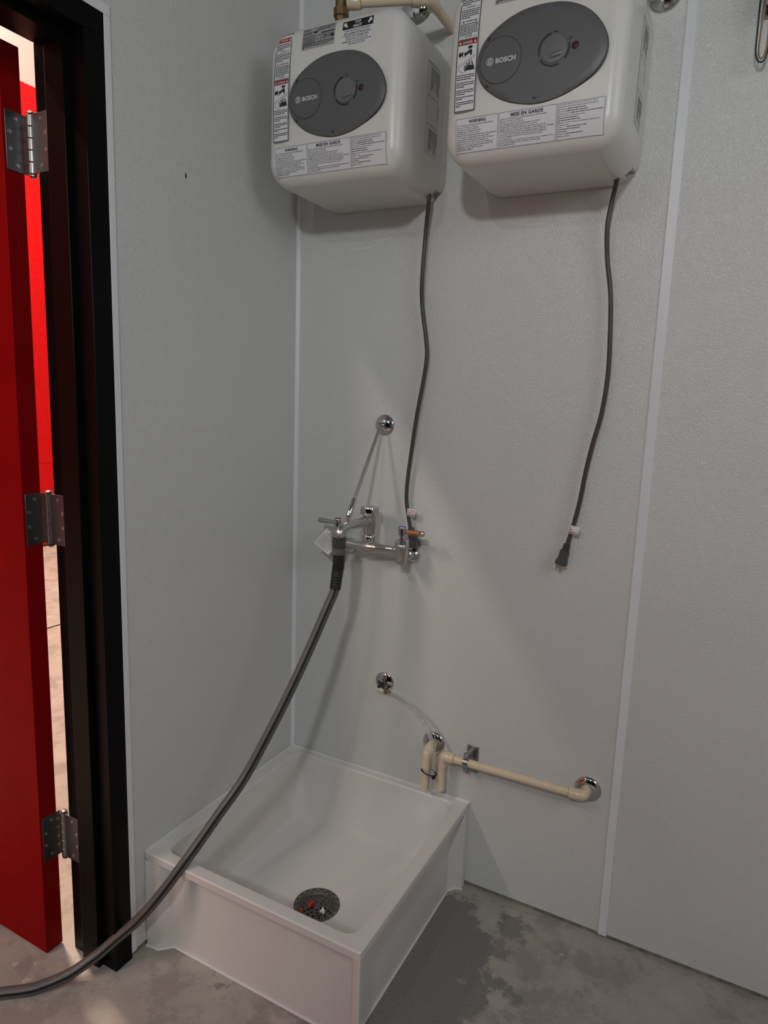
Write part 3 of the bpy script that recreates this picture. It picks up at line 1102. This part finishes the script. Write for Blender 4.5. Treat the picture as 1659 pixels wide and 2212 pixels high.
def make_heater(cx, zb, roll, label):
    t = thing('water_heater', (cx, 0.0, zb), label, 'water heater', 'wall-hung water heaters')
    t.rotation_euler = (0, roll, 0)
    t['_o'] = (0, 0, 0)
    hp('shell', 'shell', 'enamel', t, shell, angle=40)
    hp('back', 'back_cover', 'enamel', t, backcover, angle=50)
    pn = hp('oval', 'control_panel', 'panel_grey', t, lambda: outline_slab(OV, -0.001, 0.0026, 0.012), label='dark grey oval control panel')
    hp('ovrim', 'panel_edge', 'panel_rim', pn, lambda: outline_slab([(p[0] * 1.008 + 0.0, p[1] * 1.01) for p in OV], -0.002, 0.0012, 0.01))
    hp('disc', 'badge_disc', 'panel_grey', pn, lambda: outline_slab(circpts(-0.067, 0.0048, 0.0424), 0.001, 0.0034, 0.01))
    hp('discgap', 'badge_gap', 'panel_rim', pn, drape(lambda p: p.arc(-0.067, 0.0048, 0.0424, 0.0434, 0, 360, 64), 0.00275))
    hp('bosch', 'badge_print', 'silver_ink', pn, drape(p_bosch, 0.0040))
    hp('dial', 'dial_print', 'ink', pn, drape(p_dial, 0.0030))
    for k in range(3):
        hp('slot%d' % k, 'panel_slot', 'ink', pn, drape(lambda p, k=k: p_slot(p, k), 0.0030))

    def knob():
        m = MB()
        y0 = h_surf(KU + DU, KV)
        m.lathe([(0.0252, 0.0), (0.0250, 0.0014), (0.0244, 0.0020), (0.0232, 0.0022), (0.0, 0.0018)], (KU + DU, y0 - 0.0022, KV + HA), (0, -1, 0), 48)
        return m
    hp('knob', 'knob', 'knob_grey', pn, knob)

    def grip():
        pts = rrect(0, 0, 0.0125, 0.0045, 0.0044, 6)
        y0 = h_surf(KU + DU, KV)
        c, s = math.cos(0.14), math.sin(0.14)
        rot = [(KU + DU + 0.005 + x * c - y * s, KV - 0.0105 + x * s + y * c) for x, y in pts]
        ctr = (KU + DU + 0.005, KV - 0.0105)
        sc = [(ctr[0] + (a - ctr[0]) * 0.86, ctr[1] + (b - ctr[1]) * 0.8) for a, b in rot]
        return MB().loft([[(a, y0 - 0.0040, b + HA) for a, b in rot], [(a, y0 - 0.0064, b + HA) for a, b in rot], [(a, y0 - 0.0070, b + HA) for a, b in sc]])
    hp('grip', 'knob_grip', 'knob_grey', pn, grip)
    hp('lens', 'indicator_light', 'red_lens', pn, lambda: MB().lathe([(0.0072, 0.0), (0.0070, 0.0008), (0.0045, 0.0018), (0, 0.0022)], (0.0802 + DU, h_surf(0.08, 0.0054) - 0.0022, 0.0054 + HA), (0, -1, 0), 28))
    d = hp('dl', 'danger_label', 'label', t, lambda: lbl(-0.1635, -0.1175, -0.0775, 0.1605, 0.0004, 10, 30), label='tall white danger label with red bands')
    hp('dli', 'label_print', 'ink', d, drape(p_danger_ink, 0.0007))
    hp('dlh', 'label_print_red', 'red_ink', d, drape(p_hot, 0.0007))
    for k in range(2):
        hp('dlr%d' % k, 'danger_band', 'red_ink', d, drape(lambda p, k=k: p_band(p, k), 0.0007), label='red band reading DANGER')
        hp('dlw%d' % k, 'band_print', 'label', d, drape(lambda p, k=k: p_danger_white(p, k), 0.0010))
    d = hp('wl', 'warning_label', 'label', t, lambda: lbl(-0.1590, 0.1448, -0.1553, -0.0898, 0.0004, 24, 14), label='wide white warning label in three boxes')
    hp('wli', 'label_print', 'ink', d, drape(p_warn, 0.0007))
    d = hp('pl', 'rating_plate', 'plate', t, lambda: lbl(-0.0890, 0.0, 0.112, 0.160, 0.0004, 10, 10), label='silver rating plate')
    hp('pli', 'plate_print', 'ink', d, drape(p_plate, 0.0007))
    d = hp('tl', 'top_label', 'label', t, lambda: lbl(0.0185, 0.0990, 0.0985, 0.1535, 0.0004, 10, 10), label='white label with a black TOP HAUT header')
    hp('tli', 'label_print', 'ink', d, drape(p_top_black, 0.0007))
    hp('tlw', 'label_print_white', 'label', d, drape(p_top_white, 0.0010))

    def side(off, build):
        def f():
            p = Print()
            build(p)
            # side wall drafts inward by 2 mm from back to front
            return p.mesh(lambda y, v: Vector((HX - 0.002 * (-y - 0.043) / 0.195 + off, y, v + HA)))
        return f
    d = hp('sl', 'side_label', 'label_dull', t, side(0.0006, lambda p: p.rect(-0.1345, -0.0690, -0.094, 0.103, 6, 6)), label='pale instruction label on the side')
    hp('sli', 'label_print', 'ink_grey', d, side(0.0009, p_side))
    return t


ROLL = math.radians(0.7)
h1 = make_heater(0.267, 1.863, ROLL, 'white boxy electric water heater in the wall corner, its cord dropping behind the faucet')
h2 = make_heater(0.7345, 1.857, ROLL, 'white boxy electric water heater whose cord ends in a loose plug on the wall')


def cord(h, pix, depth, plug_dir=None, behind=False):
    """dark power cord hanging against the wall from the heater base"""
    inv = (Matrix.Translation(h.location) @ Matrix.Rotation(ROLL, 4, 'Y')).inverted()
    pts = [at(1, -d, x, y) for (x, y), d in zip(pix, depth)]
    L = [inv @ p for p in pts]
    c = MB().tube([L[0] + Vector((0, 0, 0.03))] + L, 0.0053, 12, 6).build('power_cord', 'cord', h, (0, 0, 0), label='dark grey power cord')
    return c, L, inv


def cable_tag(c, inv, px, py, depth, rot, lines):
    p = at(1, -depth, px, py)
    a, b = math.cos(rot), math.sin(rot)

    def f(u, v, off=0.0):
        return inv @ (p + Vector((u * a - v * b, -off, u * b + v * a)))
    pr = Print()
    pr.rect(-0.004, 0.021, -0.0105, 0.0105, 4, 1)
    g = MB().add([f(u, v, 0.008 - abs(u - 0.008) * 0.2) for u, v in pr.v], pr.f)
    o = g.build('cord_tag', 'paper', c, (0, 0, 0), label='white tag with red print')
    s = o.modifiers.new('thickness', 'SOLIDIFY')
    s.thickness = 0.0004
    pr = Print()
    for v, u1 in lines:
        pr.rect(-0.0025, u1, v - 0.0006, v + 0.0006, 4, 1)
    g = MB().add([f(u, v, 0.0088 - abs(u - 0.008) * 0.2) for u, v in pr.v], pr.f)
    g.build('tag_print', 'red_ink', c, (0, 0, 0))


pix1 = [(926, 438), (920, 500), (912, 600), (912, 660), (920, 730), (922, 770), (915, 820), (900, 900), (888, 980), (880, 1040), (878, 1080), (882, 1112), (886, 1140)]
c1, L1, inv1 = cord(h1, pix1, [0.045] + [0.03] * 2 + [0.022] * 6 + [0.018] * 4)
cable_tag(c1, inv1, 884, 1106, 0.020, -0.08, [(0.006, 0.0185), (0.001, 0.0185), (-0.006, 0.0195)])
pix2 = [(1333, 388), (1322, 435), (1312, 490), (1312, 560), (1318, 620), (1319, 680), (1314, 800), (1300, 890), (1280, 960), (1265, 1020), (1253, 1080), (1240, 1130), (1229, 1165), (1225, 1178)]
c2, L2, inv2 = cord(h2, pix2, [0.045] + [0.03] * 2 + [0.022] * 11)
cable_tag(c2, inv2, 1234, 1143, 0.022, -0.10, [(0.001, 0.005), (-0.006, 0.010)])


def plug(c, inv, p0, p1, depth, tip=True):
    """moulded three-prong plug from p0 (cord side) to p1 (prong side), given as photo pixels on a plane near the wall"""
    a, b = inv @ at(1, -depth, *p0), inv @ at(1, -depth, *p1)
    d = (b - a)
    ln = d.length
    z = d.normalized()
    y = Vector((0, -1, 0))
    x = y.cross(z).normalized()
    y = z.cross(x)

    def ring(t, hx, hy, r):
        o = a + z * (t * ln)
        return [o + x * u + y * v for u, v in rrect(0, 0, hx, hy, r, 5)]
    m = MB()
    rg = []
    for k in range(4):
        t = 0.00 + 0.075 * k
        rg += [ring(t, 0.0080, 0.0072, 0.005), ring(t + 0.05, 0.0080, 0.0072, 0.005), ring(t + 0.052, 0.0062, 0.0058, 0.005), ring(t + 0.073, 0.0062, 0.0058, 0.005)]
    rg += [ring(0.31, 0.0105, 0.0085, 0.004), ring(0.45, 0.0110, 0.0092, 0.004), ring(0.62, 0.0105, 0.0095, 0.004), ring(0.85, 0.0135, 0.0110, 0.004), ring(0.98, 0.0140, 0.0112, 0.004), ring(1.0, 0.0130, 0.0105, 0.004)]
    m.loft(rg)
    m.build('plug', 'plug', c, (0, 0, 0), angle=30)
    if tip:
        e = a + d
        for sx in (-1, 1):
            MB().obox(e + x * (sx * 0.0063) + y * 0.003 + z * 0.008, x, y, z, 0.0008, 0.0032, 0.0085).build('prong', 'brass', c, (0, 0, 0))
        MB().lathe([(0.0024, 0), (0.0024, 0.017), (0.0015, 0.0195), (0.0, 0.020)], e - y * 0.0045, z, 12).build('prong', 'brass', c, (0, 0, 0))


plug(c2, inv2, (1225, 1176), (1211, 1219), 0.022)
plug(c1, inv1, (887, 1140), (897, 1181), 0.017, False)

# ================================================================ SERVICE FAUCET
FXL, FXR, FXC, FY, FZ = 0.201, 0.404, 0.3025, -0.076, 0.968
fa = thing('service_faucet', (FXC, 0.0, 0.944), 'chrome wall-mounted service faucet with two levers and a braced spout', 'faucet')
WZ = 0.944
for x in (FXL, FXR):
    MB().lathe([(0.0225, 0.0), (0.0225, 0.004), (0.0195, 0.011), (0.0125, 0.016)], (x, 0, WZ), (0, -1, 0), 32).build('wall_flange', 'chrome', fa)
    m = MB()
    m.lathe([(0.0125, 0.008), (0.0125, 0.030), (0.0150, 0.031), (0.0150, 0.046), (0.0110, 0.048), (0.0110, 0.060)], (x, 0, WZ), Vector((0, FY, (FZ - WZ) * 0.55)), 20)
    m.build('supply_arm', 'cast', fa)
    m = MB()
    m.lathe([(0.0135, -0.037), (0.0150, -0.035), (0.0168, -0.012), (0.0185, 0.004), (0.0185, 0.014), (0.0170, 0.017)], (x, FY, FZ + 0.002), (0, 0, 1), 32)
    m.build('valve_body', 'cast', fa)
    MB().lathe([(0.0145, 0.014), (0.0182, 0.017), (0.0185, 0.023), (0.0145, 0.029), (0.0075, 0.032), (0.0060, 0.044)], (x, FY, FZ + 0.002), (0, 0, 1), 32).build('bonnet', 'chrome', fa)
    s = 1 if x == FXR else -1
    zz = FZ + 0.052
    lv = MB()
    lv.lathe([(0.0082, -0.010), (0.0102, -0.008), (0.0102, 0.012), (0.0094, 0.0135)], (x, FY, zz), (0, 0, 1), 28)
    for_dir = Vector((s, -0.06 * s, 0.02))
    lv.lathe([(0.0055, 0.006), (0.0060, 0.014), (0.0074, 0.052), (0.0080, 0.060), (0.0076, 0.064), (0.0055, 0.066)], (x, FY, zz + 0.001), for_dir, 24)
    hd = lv.build('lever_handle', 'handle_chrome', fa)
    MB().lathe([(0.0088, 0), (0.0084, 0.0010), (0.0, 0.0016)], (x, FY, zz + 0.0135), (0, 0, 1), 24).build('index_cap', 'blue' if s > 0 else 'red', hd, label='blue index cap' if s > 0 else 'dark red index cap')
    if s > 0:
        m = MB()
        m.lathe([(0.0063, 0.015), (0.0077, 0.054)], (x, FY, zz + 0.001), for_dir, 24, False, False)
        m.build('lever_band', 'lever_brown', hd, label='orange-brown band on the lever')  # orange-brown colour wrapped round the right lever only
# bridge body between the two valves, swelling in the middle
m = MB()
m.tube([(FXL + 0.004, FY, FZ), (FXL + 0.035, FY, FZ), (FXC - 0.03, FY, FZ - 0.002), (FXC, FY, FZ - 0.003), (FXC + 0.03, FY, FZ - 0.002), (FXR - 0.035, FY, FZ), (FXR - 0.004, FY, FZ)],
       lambda t: 0.0105 + 0.0060 * math.exp(-((t - 0.5) / 0.17) ** 2) + 0.002 * (abs(t - 0.5) > 0.4), 24, 8)
m.build('bridge_body', 'cast', fa)
# swivel ball, riser and vacuum breaker cap
MB().lathe([(0.0100, 0.006), (0.0155, 0.010), (0.0186, 0.017), (0.0186, 0.024), (0.0155, 0.031), (0.0120, 0.034)], (FXC, FY, FZ + 0.003), (0, 0, 1), 32).build('swivel_nut', 'chrome', fa)
MB().lathe([(0.0145, 0.032), (0.0160, 0.035), (0.0178, 0.052), (0.0192, 0.078), (0.0192, 0.090)], (FXC, FY, FZ + 0.003), (0, 0, 1), 32).build('spout_riser', 'cast', fa)
cp = MB()
cpn = 40
prof = [(0.0200, 0.085), (0.0250, 0.0865), (0.0262, 0.092), (0.0258, 0.102), (0.0238, 0.1070), (0.0165, 0.1085), (0.0, 0.1078)]
rings = []
for r, h in prof:
    rings.append([(FXC + r * (1 + 0.035 * math.cos(8 * 2 * math.pi * i / cpn) * (r > 0.015)) * math.cos(2 * math.pi * i / cpn), FY + r * (1 + 0.035 * math.cos(8 * 2 * math.pi * i / cpn) * (r > 0.015)) * math.sin(2 * math.pi * i / cpn), FZ + 0.003 + h) for i in range(cpn)])
cp.loft(rings).build('vacuum_breaker_cap', 'chrome', fa)
SY, SZ = -0.231, 1.040
sp = MB()
sp.tube([(FXC, FY - 0.010, SZ), (FXC, FY - 0.04, SZ), (FXC, -0.16, SZ), (FXC, SY + 0.024, SZ - 0.001), (FXC, SY + 0.010, SZ - 0.003), (FXC, SY + 0.002, SZ - 0.010), (FXC, SY, SZ - 0.021), (FXC, SY, SZ - 0.030)],
        lambda t: 0.0136 if t < 0.35 else 0.0128, 24, 8)
sp.build('spout', 'cast', fa)
MB().lathe([(0.0145, 0), (0.0150, 0.002), (0.0150, 0.006), (0.0138, 0.008)], (FXC, FY - 0.0135, SZ), (0, -1, 0), 28).build('spout_collar', 'chrome', fa)
# wall brace
B0, B1 = Vector((FXC, -0.192, SZ + 0.022)), Vector((0.3005, -0.027, 1.296))
bd = (B1 - B0).normalized()
br = MB().tube([B0 + bd * 0.03, B1], 0.0050, 14, 1).build('brace_rod', 'cast', fa)
MB().lathe([(0.0062, 0.004), (0.0074, 0.006), (0.0074, 0.054), (0.0054, 0.058)], B0, bd, 18).build('brace_sleeve', 'chrome', br)
MB().obox(B0 - Vector((0, 0, 0.004)), (1, 0, 0), (0, 1, 0), (0, 0, 1), 0.0028, 0.006, 0.010).build('brace_lug', 'cast', br)
MB().lathe([(0.0295, 0.0), (0.0292, 0.002), (0.0260, 0.0055), (0.0150, 0.0105), (0.0080, 0.013), (0.0, 0.013)], (0.2995, 0, 1.298), (0, -1, 0), 48).build('brace_flange', 'chrome', fa)
MB().lathe([(0.0062, 0.010), (0.0062, 0.034), (0.0075, 0.0345), (0.0075, 0.038), (0.005, 0.040)], (0.2995, 0, 1.298), (0, -1, 0), 24).build('brace_post', 'chrome', fa)

# paper instruction tag hung on the left valve
tl, tb = at(1, -0.098, 678, 1172), at(1, -0.090, 709, 1199)
e1 = (tb - tl)
nrm = (CAM - tl).normalized()
e2 = nrm.cross(e1).normalized() * (0.055)
if e2.z < 0:
    e2 = -e2
tgo = thing('hang_tag', tuple(tl + e1 * 0.5 + e2 * 0.5), 'white paper instruction tag hanging crooked behind the hose coupling', 'tag')
q = [tl, tb, tb + e2, tl + e2 * 1.0]
nn = e1.cross(e2).normalized()
if nn.y > 0:
    nn = -nn
m = MB()
m.add([p for p in q] + [p - nn * 0.0005 for p in q], [(0, 1, 2, 3), (7, 6, 5, 4), (0, 4, 5, 1), (1, 5, 6, 2), (2, 6, 7, 3), (3, 7, 4, 0)])
m.build('paper_card', 'paper', tgo)
words = Print()
rnd = random.Random(3)
for i in range(9):
    x = 0.08
    end = 0.92 - 0.15 * (i % 3 == 1)
    while x < end:
        wd = rnd.uniform(0.05, 0.14)
        words.rect(x, min(x + wd, end), 0.668 - i * 0.07, 0.684 - i * 0.07)
        x += wd + 0.025
words.rect(0.25, 0.75, 0.78, 0.80)
words.rect(0.30, 0.70, 0.88, 0.91)
words.mesh(lambda u, v: tl + e1 * u + e2 * v + nn * 0.0004).build('tag_print', 'ink_grey', tgo)
MB().tube([tl + e1 * 0.5 + e2 * 0.95, Vector((FXL - 0.004, FY - 0.017, FZ + 0.03)), Vector((FXL, FY - 0.012, FZ + 0.034))], 0.0008, 6, 6).build('string', 'paper', tgo)

# ================================================================ HOSE
P_RIM = at(2, RH + 0.0135, 398, 1864)
P_END = Vector((-0.155, -0.893, 0.0125))
PA = Vector((FXC, SY, 0.0))


def vplane(a, b, px, py):
    d = Vector((b.x - a.x, b.y - a.y, 0))
    return at_plane((a.x, a.y, 0), (d.y, -d.x, 0), px, py)


hpts = [Vector((FXC, SY, 0.955))]
for px, py in ((729, 1236), (724, 1272), (705, 1318), (668, 1403), (625, 1496), (580, 1585), (527, 1682), (472, 1760), (428, 1823)):
    hpts.append(vplane(PA, P_RIM, px, py))
hpts.append(P_RIM)
for px, py, z in ((347, 1932, 0.205), (307, 1978, 0.148), (277, 2006, 0.112), (246, 2032, 0.084), (215, 2059, 0.058), (184, 2082, 0.039), (154, 2102, 0.026), (123, 2117, 0.0175), (92, 2129, 0.0140), (61, 2138, 0.0130), (0, 2146, 0.0130)):
    hpts.append(at(2, z, px, py))
hpts += [Vector((-0.205, -0.918, 0.0130)), Vector((-0.31, -0.95, 0.0130)), Vector((-0.52, -0.97, 0.0130))]
ho = thing('garden_hose', tuple(hpts[0]), 'dark braided rubber hose running from the spout over the sink rim to the doorway', 'hose')
MB().tube(hpts, 0.0125, 20, 8, uv=True).build('hose_tube', 'hose', ho)
cl = MB()
n = 48
rings = []
for h, r, k in ((1.019, 0.0150, 0), (1.018, 0.0168, 1), (0.992, 0.0172, 1), (0.991, 0.0160, 0)):
    rings.append([(FXC + (r + (0.0006 * math.cos(12 * 2 * math.pi * i / n) if k else 0)) * math.cos(2 * math.pi * i / n), SY + (r + (0.0006 * math.cos(12 * 2 * math.pi * i / n) if k else 0)) * math.sin(2 * math.pi * i / n), h) for i in range(n)])
cl.loft(rings[::-1]).build('coupling_nut', 'coupling', ho)
MB().lathe([(0.0158, 0.0), (0.0172, 0.001), (0.0174, 0.011), (0.0168, 0.017), (0.0155, 0.018)], (FXC, SY, 0.973), (0, 0, 1), 32).build('coupling_ring', 'coupling_ring', ho)
sl = MB()
slp = [Vector((FXC, SY, 0.976)), Vector((FXC, SY, 0.95)), hpts[1], hpts[2]]
sl.tube(slp, lambda t: 0.0160 - 0.0022 * t + (0.0009 if (t > 0.42 and int(t * 34) % 2) else 0.0), 24, 24)
sl.build('strain_relief', 'black_rubber', ho)

# ================================================================ LOW PIPEWORK ON THE BACK WALL
PR, ER = 0.0111, 0.0142


def flange(name, x, z, r, parent, m='chrome'):
    return MB().lathe([(r, 0.0), (r * 0.99, 0.0015), (r * 0.86, 0.006), (r * 0.62, 0.0085), (PR + 0.001, 0.0095)], (x, 0, z), (0, -1, 0), 40).build(name, m, parent)


# long drain line
dp = thing('drain_pipe', (0.925, 0.0, 0.400), 'long cream plastic drain pipe running along the back wall to a chrome escutcheon', 'pipe')
ZP, YP = 0.402, -0.042
flange('escutcheon', 0.925, 0.400, 0.034, dp)
XE, XV = 0.922, 0.537
MB().tube([(XE, 0, 0.400), (XE, -0.012, 0.400), (XE, -0.026, 0.401), (XE - 0.003, YP + 0.005, 0.402), (XE - 0.014, YP, ZP), (XE - 0.034, YP, ZP)], ER, 20, 6).build('elbow', 'pvc', dp)
MB().tube([(XE - 0.02, YP, ZP), (XV + 0.02, YP, ZP - 0.004)], PR, 20, 1).build('pipe_run', 'pvc', dp)
ZQ = ZP - 0.004
MB().tube([(XV + 0.036, YP, ZQ), (XV + 0.016, YP, ZQ), (XV + 0.004, YP, ZQ - 0.003), (XV, YP, ZQ - 0.014), (XV, YP, ZQ - 0.032)], ER, 20, 6).build('elbow', 'pvc', dp)
MB().tube([(XV, YP, ZQ - 0.02), (XV + 0.001, YP, 0.296)], PR, 20, 1).build('pipe_drop', 'pvc', dp)
for x, z in ((XE - 0.0345, ZP), (XV + 0.0365, ZQ)):
    MB().lathe([(PR + 0.0002, -0.0015), (PR + 0.0012, 0.0), (PR + 0.0002, 0.0015)], (x, YP, z), (1, 0, 0), 20).build('cement_bead', 'pvc_glue', dp)
# short stub beside it
ds = thing('drain_stub', (0.493, 0.0, 0.405), 'short cream plastic drain stub turning down from its own escutcheon over the sink', 'pipe')
flange('escutcheon', 0.493, 0.405, 0.034, ds)
MB().tube([(0.493, 0, 0.402), (0.493, -0.020, 0.402), (0.493, -0.036, 0.400), (0.494, -0.046, 0.392), (0.494, -0.048, 0.378), (0.494, -0.048, 0.352)], 0.0145, 20, 6).build('elbow', 'pvc', ds)
MB().tube([(0.494, -0.048, 0.36), (0.493, -0.049, 0.289)], PR, 20, 1).build('pipe_drop', 'pvc', ds)
# clamp
pc = thing('pipe_clamp', (0.613, 0.0, 0.400), 'galvanised steel pipe clamp holding the long drain pipe to the wall', 'clamp')
XC = 0.609
MB().box(XC - 0.0135, XC + 0.0195, -0.004, 0.0, 0.352, 0.432).build('back_plate', 'galv', pc, bevel=0.002)
for z0 in (0.413, 0.383):
    MB().box(XC - 0.006, XC + 0.006, YP + 0.012, -0.003, z0, z0 + 0.006).build('standoff', 'galv', pc, bevel=0.001)
rg = MB()
rr = []
for a in range(33):
    t = 2 * math.pi * a / 32
    rr.append([(XC + dx, YP + rad * math.cos(t), ZP - 0.003 + rad * math.sin(t)) for dx, rad in ((-0.007, PR + 0.0003), (0.007, PR + 0.0003), (0.007, PR + 0.0028), (-0.007, PR + 0.0028))])
rg.loft(rr, False, False)
rg.build('clamp_ring', 'galv', pc)
for s in (-1, 1):
    zc = ZP - 0.003 + s * (PR + 0.0085)
    MB().box(XC - 0.007, XC + 0.007, YP - 0.0045, YP - 0.0015, zc - 0.0075, zc + 0.0075).box(XC - 0.007, XC + 0.007, YP + 0.0015, YP + 0.0045, zc - 0.0075, zc + 0.0075).build('clamp_ear', 'galv', pc, bevel=0.001)
    MB().lathe([(0.0048, 0), (0.0046, 0.003), (0.0036, 0.0045), (0.001, 0.0042)], (XC, YP - 0.0045, zc), (0, -1, 0), 14).build('bolt', 'screw', pc)
MB().lathe([(0.0045, 0), (0.004, 0.002), (0.001, 0.003)], (XC + 0.004, -0.004, 0.4265), (0, -1, 0), 14).build('bolt', 'screw', pc)
# stop valve
VX, VZ = 0.328, 0.550
sv = thing('stop_valve', (VX, 0.0, VZ), 'small chrome stop valve with a cream outlet on the back wall below the faucet', 'valve')
MB().lathe([(0.0300, 0.0), (0.0295, 0.0018), (0.0250, 0.0055), (0.0140, 0.0085), (0.0065, 0.0095)], (VX, 0, VZ), (0, -1, 0), 40).build('escutcheon', 'chrome', sv)
MB().lathe([(0.0065, 0.006), (0.0065, 0.010), (0.0085, 0.011), (0.0085, 0.018), (0.0060, 0.020)], (VX, 0, VZ), (0, -1, 0), 20).build('valve_body', 'chrome', sv)
hdm = MB()
for k in range(4):
    a = math.pi / 4 + k * math.pi / 2
    hdm.lathe([(0.0034, 0.004), (0.0042, 0.011), (0.0030, 0.014)], (VX + 0.001, -0.024, VZ), (math.cos(a), 0, math.sin(a)), 12)
hdm.lathe([(0.0075, 0.019), (0.0080, 0.023), (0.0055, 0.029), (0.0, 0.030)], (VX + 0.001, 0, VZ), (0, -1, 0), 20)
hdm.build('cross_handle', 'panel_rim', sv, label='dark cross handle')
o0 = Vector((VX, -0.032, VZ))
v1 = at(1, -0.016, 821, 1488)
v2 = at(1, -0.020, 841, 1495)
vd = (v2 - v1).normalized()
MB().lathe([(0.0085, -0.008), (0.0096, -0.004), (0.0096, 0.015), (0.0068, 0.018)], v1, vd, 18).build('outlet', 'cream_plastic', sv)
MB().lathe([(0.0072, 0.017), (0.0072, 0.024), (0.0060, 0.025), (0.0050, 0.036)], v1, vd, 18).build('hose_barb', 'brass_dark', sv)
# clear tube from valve to stub
tp = [v1 + vd * 0.026, at(1, -0.026, 851, 1500), at(1, -0.038, 878, 1518), at(1, -0.052, 905, 1546), at(1, -0.060, 925, 1580), at(1, -0.066, 936, 1612), at(1, -0.066, 939, 1640), at(1, -0.058, 936, 1662), at(1, -0.052, 931, 1685), at(1, -0.050, 927, 1706)]
ct = MB().tube(tp, 0.0056, 14, 6, cap=False)
ct = ct.build('clear_tube', 'clear', None, tuple(tp[0]))
sd = ct.modifiers.new('wall', 'SOLIDIFY')
sd.thickness = 0.0014
tag(ct, 'clear flexible vinyl tube curving from the stop valve down to the drain stub', 'tube')
# cable tie round stub and tube
zt = 0.343
cx = (0.494 + 0.513) / 2
tr = []
for k in range(33):
    t = 2 * math.pi * k / 32
    r = 0.0022
    ex = math.cos(t) * 0.0215
    tr.append((cx + ex, -0.050 + math.sin(t) * 0.0150, zt - 0.004 * math.cos(t)))
tt = MB().tube(tr, 0.0023, 8, 1)
tt.box(cx + 0.017, cx + 0.026, -0.070, -0.062, zt - 0.006, zt + 0.001)
tt = tt.build('cable_tie', 'black_rubber', None, (cx, -0.05, zt))
tag(tt, 'black cable tie binding the clear tube to the drain stub', 'cable tie')

# ================================================================ PIPEWORK ABOVE THE HEATERS
up = thing('water_pipe', (0.258, -0.205, 2.2178), 'yellowed cream plastic water pipe elbowing over the corner heater to the wall', 'pipe')
ZU = 2.2635
MB().lathe([(0.0145, 0.0), (0.0145, 0.016), (0.0180, 0.018), (0.0180, 0.034), (0.0140, 0.036), (0.0140, 0.062), (0.0165, 0.064), (0.0165, 0.10)], (0.258, -0.205, 2.2178), (0, 0, 1), 8).build('brass_fitting', 'brass_dark', up)
a, b = Vector((0.272, -0.201, ZU)), Vector((0.450, -0.140, ZU))
dd = (b - a).normalized()
MB().lathe([(0.0140, 0.0), (0.0150, 0.002), (0.0150, 0.030), (0.0140, 0.032)], a, dd, 20).build('socket', 'pvc', up)
MB().tube([a + dd * 0.02, b - dd * 0.012], 0.0112, 20, 1).build('pipe_run', 'pvc', up)
MB().tube([b - dd * 0.034, b - dd * 0.014, b + Vector((-0.003, 0.001, 0)), b + Vector((0, 0.014, 0)), b + Vector((0, 0.034, 0))], 0.0146, 20, 6).build('elbow', 'pvc', up)
MB().tube([b + Vector((0, 0.02, 0)), (0.450, -0.0, ZU)], 0.0112, 20, 1).build('pipe_run', 'pvc', up)
MB().lathe([(PR + 0.0004, -0.002), (PR + 0.0014, 0.0), (PR + 0.0004, 0.002)], a + dd * 0.033, dd, 20).build('cement_bead', 'pvc_glue', up)
for (x, z, r, label) in ((0.352, 2.337, 0.045, 'chrome escutcheon on the wall above the corner heater'), (0.936, 2.232, 0.037, 'chrome escutcheon on the wall beside the divider strip')):
    e = thing('escutcheon', (x, 0, z), label, 'escutcheon', 'high wall escutcheons')
    MB().lathe([(r, 0.0), (r * 0.98, 0.003), (r * 0.86, 0.009), (r * 0.62, 0.015), (0.014, 0.018), (0.0125, 0.018)], (x, 0, z), (0, -1, 0), 48).build('cover_plate', 'chrome', e)
    MB().tube([(x, 0.0, z), (x, -0.05, z), (x, -0.062, z + 0.006), (x, -0.066, z + 0.02), (x, -0.066, z + 0.06), (x, -0.066, z + 0.16), (x, -0.066, RZ)], 0.0112, 18, 5).build('pipe_stub', 'pvc', e)

# ================================================================ WIRE LOOP, TOP RIGHT
jx = at(1, -0.048, 1653, 11)
jb = thing('junction_box', (jx.x, 0.0, jx.z), 'dark metal junction box above the wire loop on the back wall', 'junction box')
MB().box(jx.x + 0.002, jx.x + 0.115, -0.045, 0.0, jx.z + 0.002, jx.z + 0.115).build('box_body', 'groove', jb, bevel=0.003)
MB().box(jx.x, jx.x + 0.117, -0.048, -0.045, jx.z, jx.z + 0.117).build('cover', 'steel', jb, bevel=0.001)
wlp = thing('wire_loop', tuple(at(1, -0.03, 1642, 134)), 'green and tan wires hanging in a narrow loop from a junction box', 'wire')
gpts = [at(1, -d, x, y) for x, y, d in ((1650, -30, 0.034), (1643, 0, 0.032), (1638, 50, 0.03), (1633, 100, 0.03), (1633, 120, 0.03), (1637, 131, 0.03), (1643, 134, 0.03), (1650, 130, 0.03), (1656, 117, 0.03), (1661, 95, 0.03), (1668, 40, 0.032), (1674, -30, 0.034))]
MB().tube(gpts, 0.0017, 10, 6).build('green_wire', 'green_wire', wlp, label='dark green wire')
opts = [at(1, -d, x, y) for x, y, d in ((1657, -30, 0.036), (1651, 0, 0.036), (1646, 50, 0.034), (1640, 95, 0.034), (1639, 115, 0.034), (1642, 126, 0.034), (1647, 125, 0.034), (1653, 112, 0.034), (1659, 85, 0.034), (1664, 30, 0.035), (1668, -30, 0.036))]
MB().tube(opts, 0.0016, 10, 6).build('tan_wire', 'orange_wire', wlp, label='tan wire')

for o in bpy.data.objects:
    if '_o' in o:
        del o['_o']
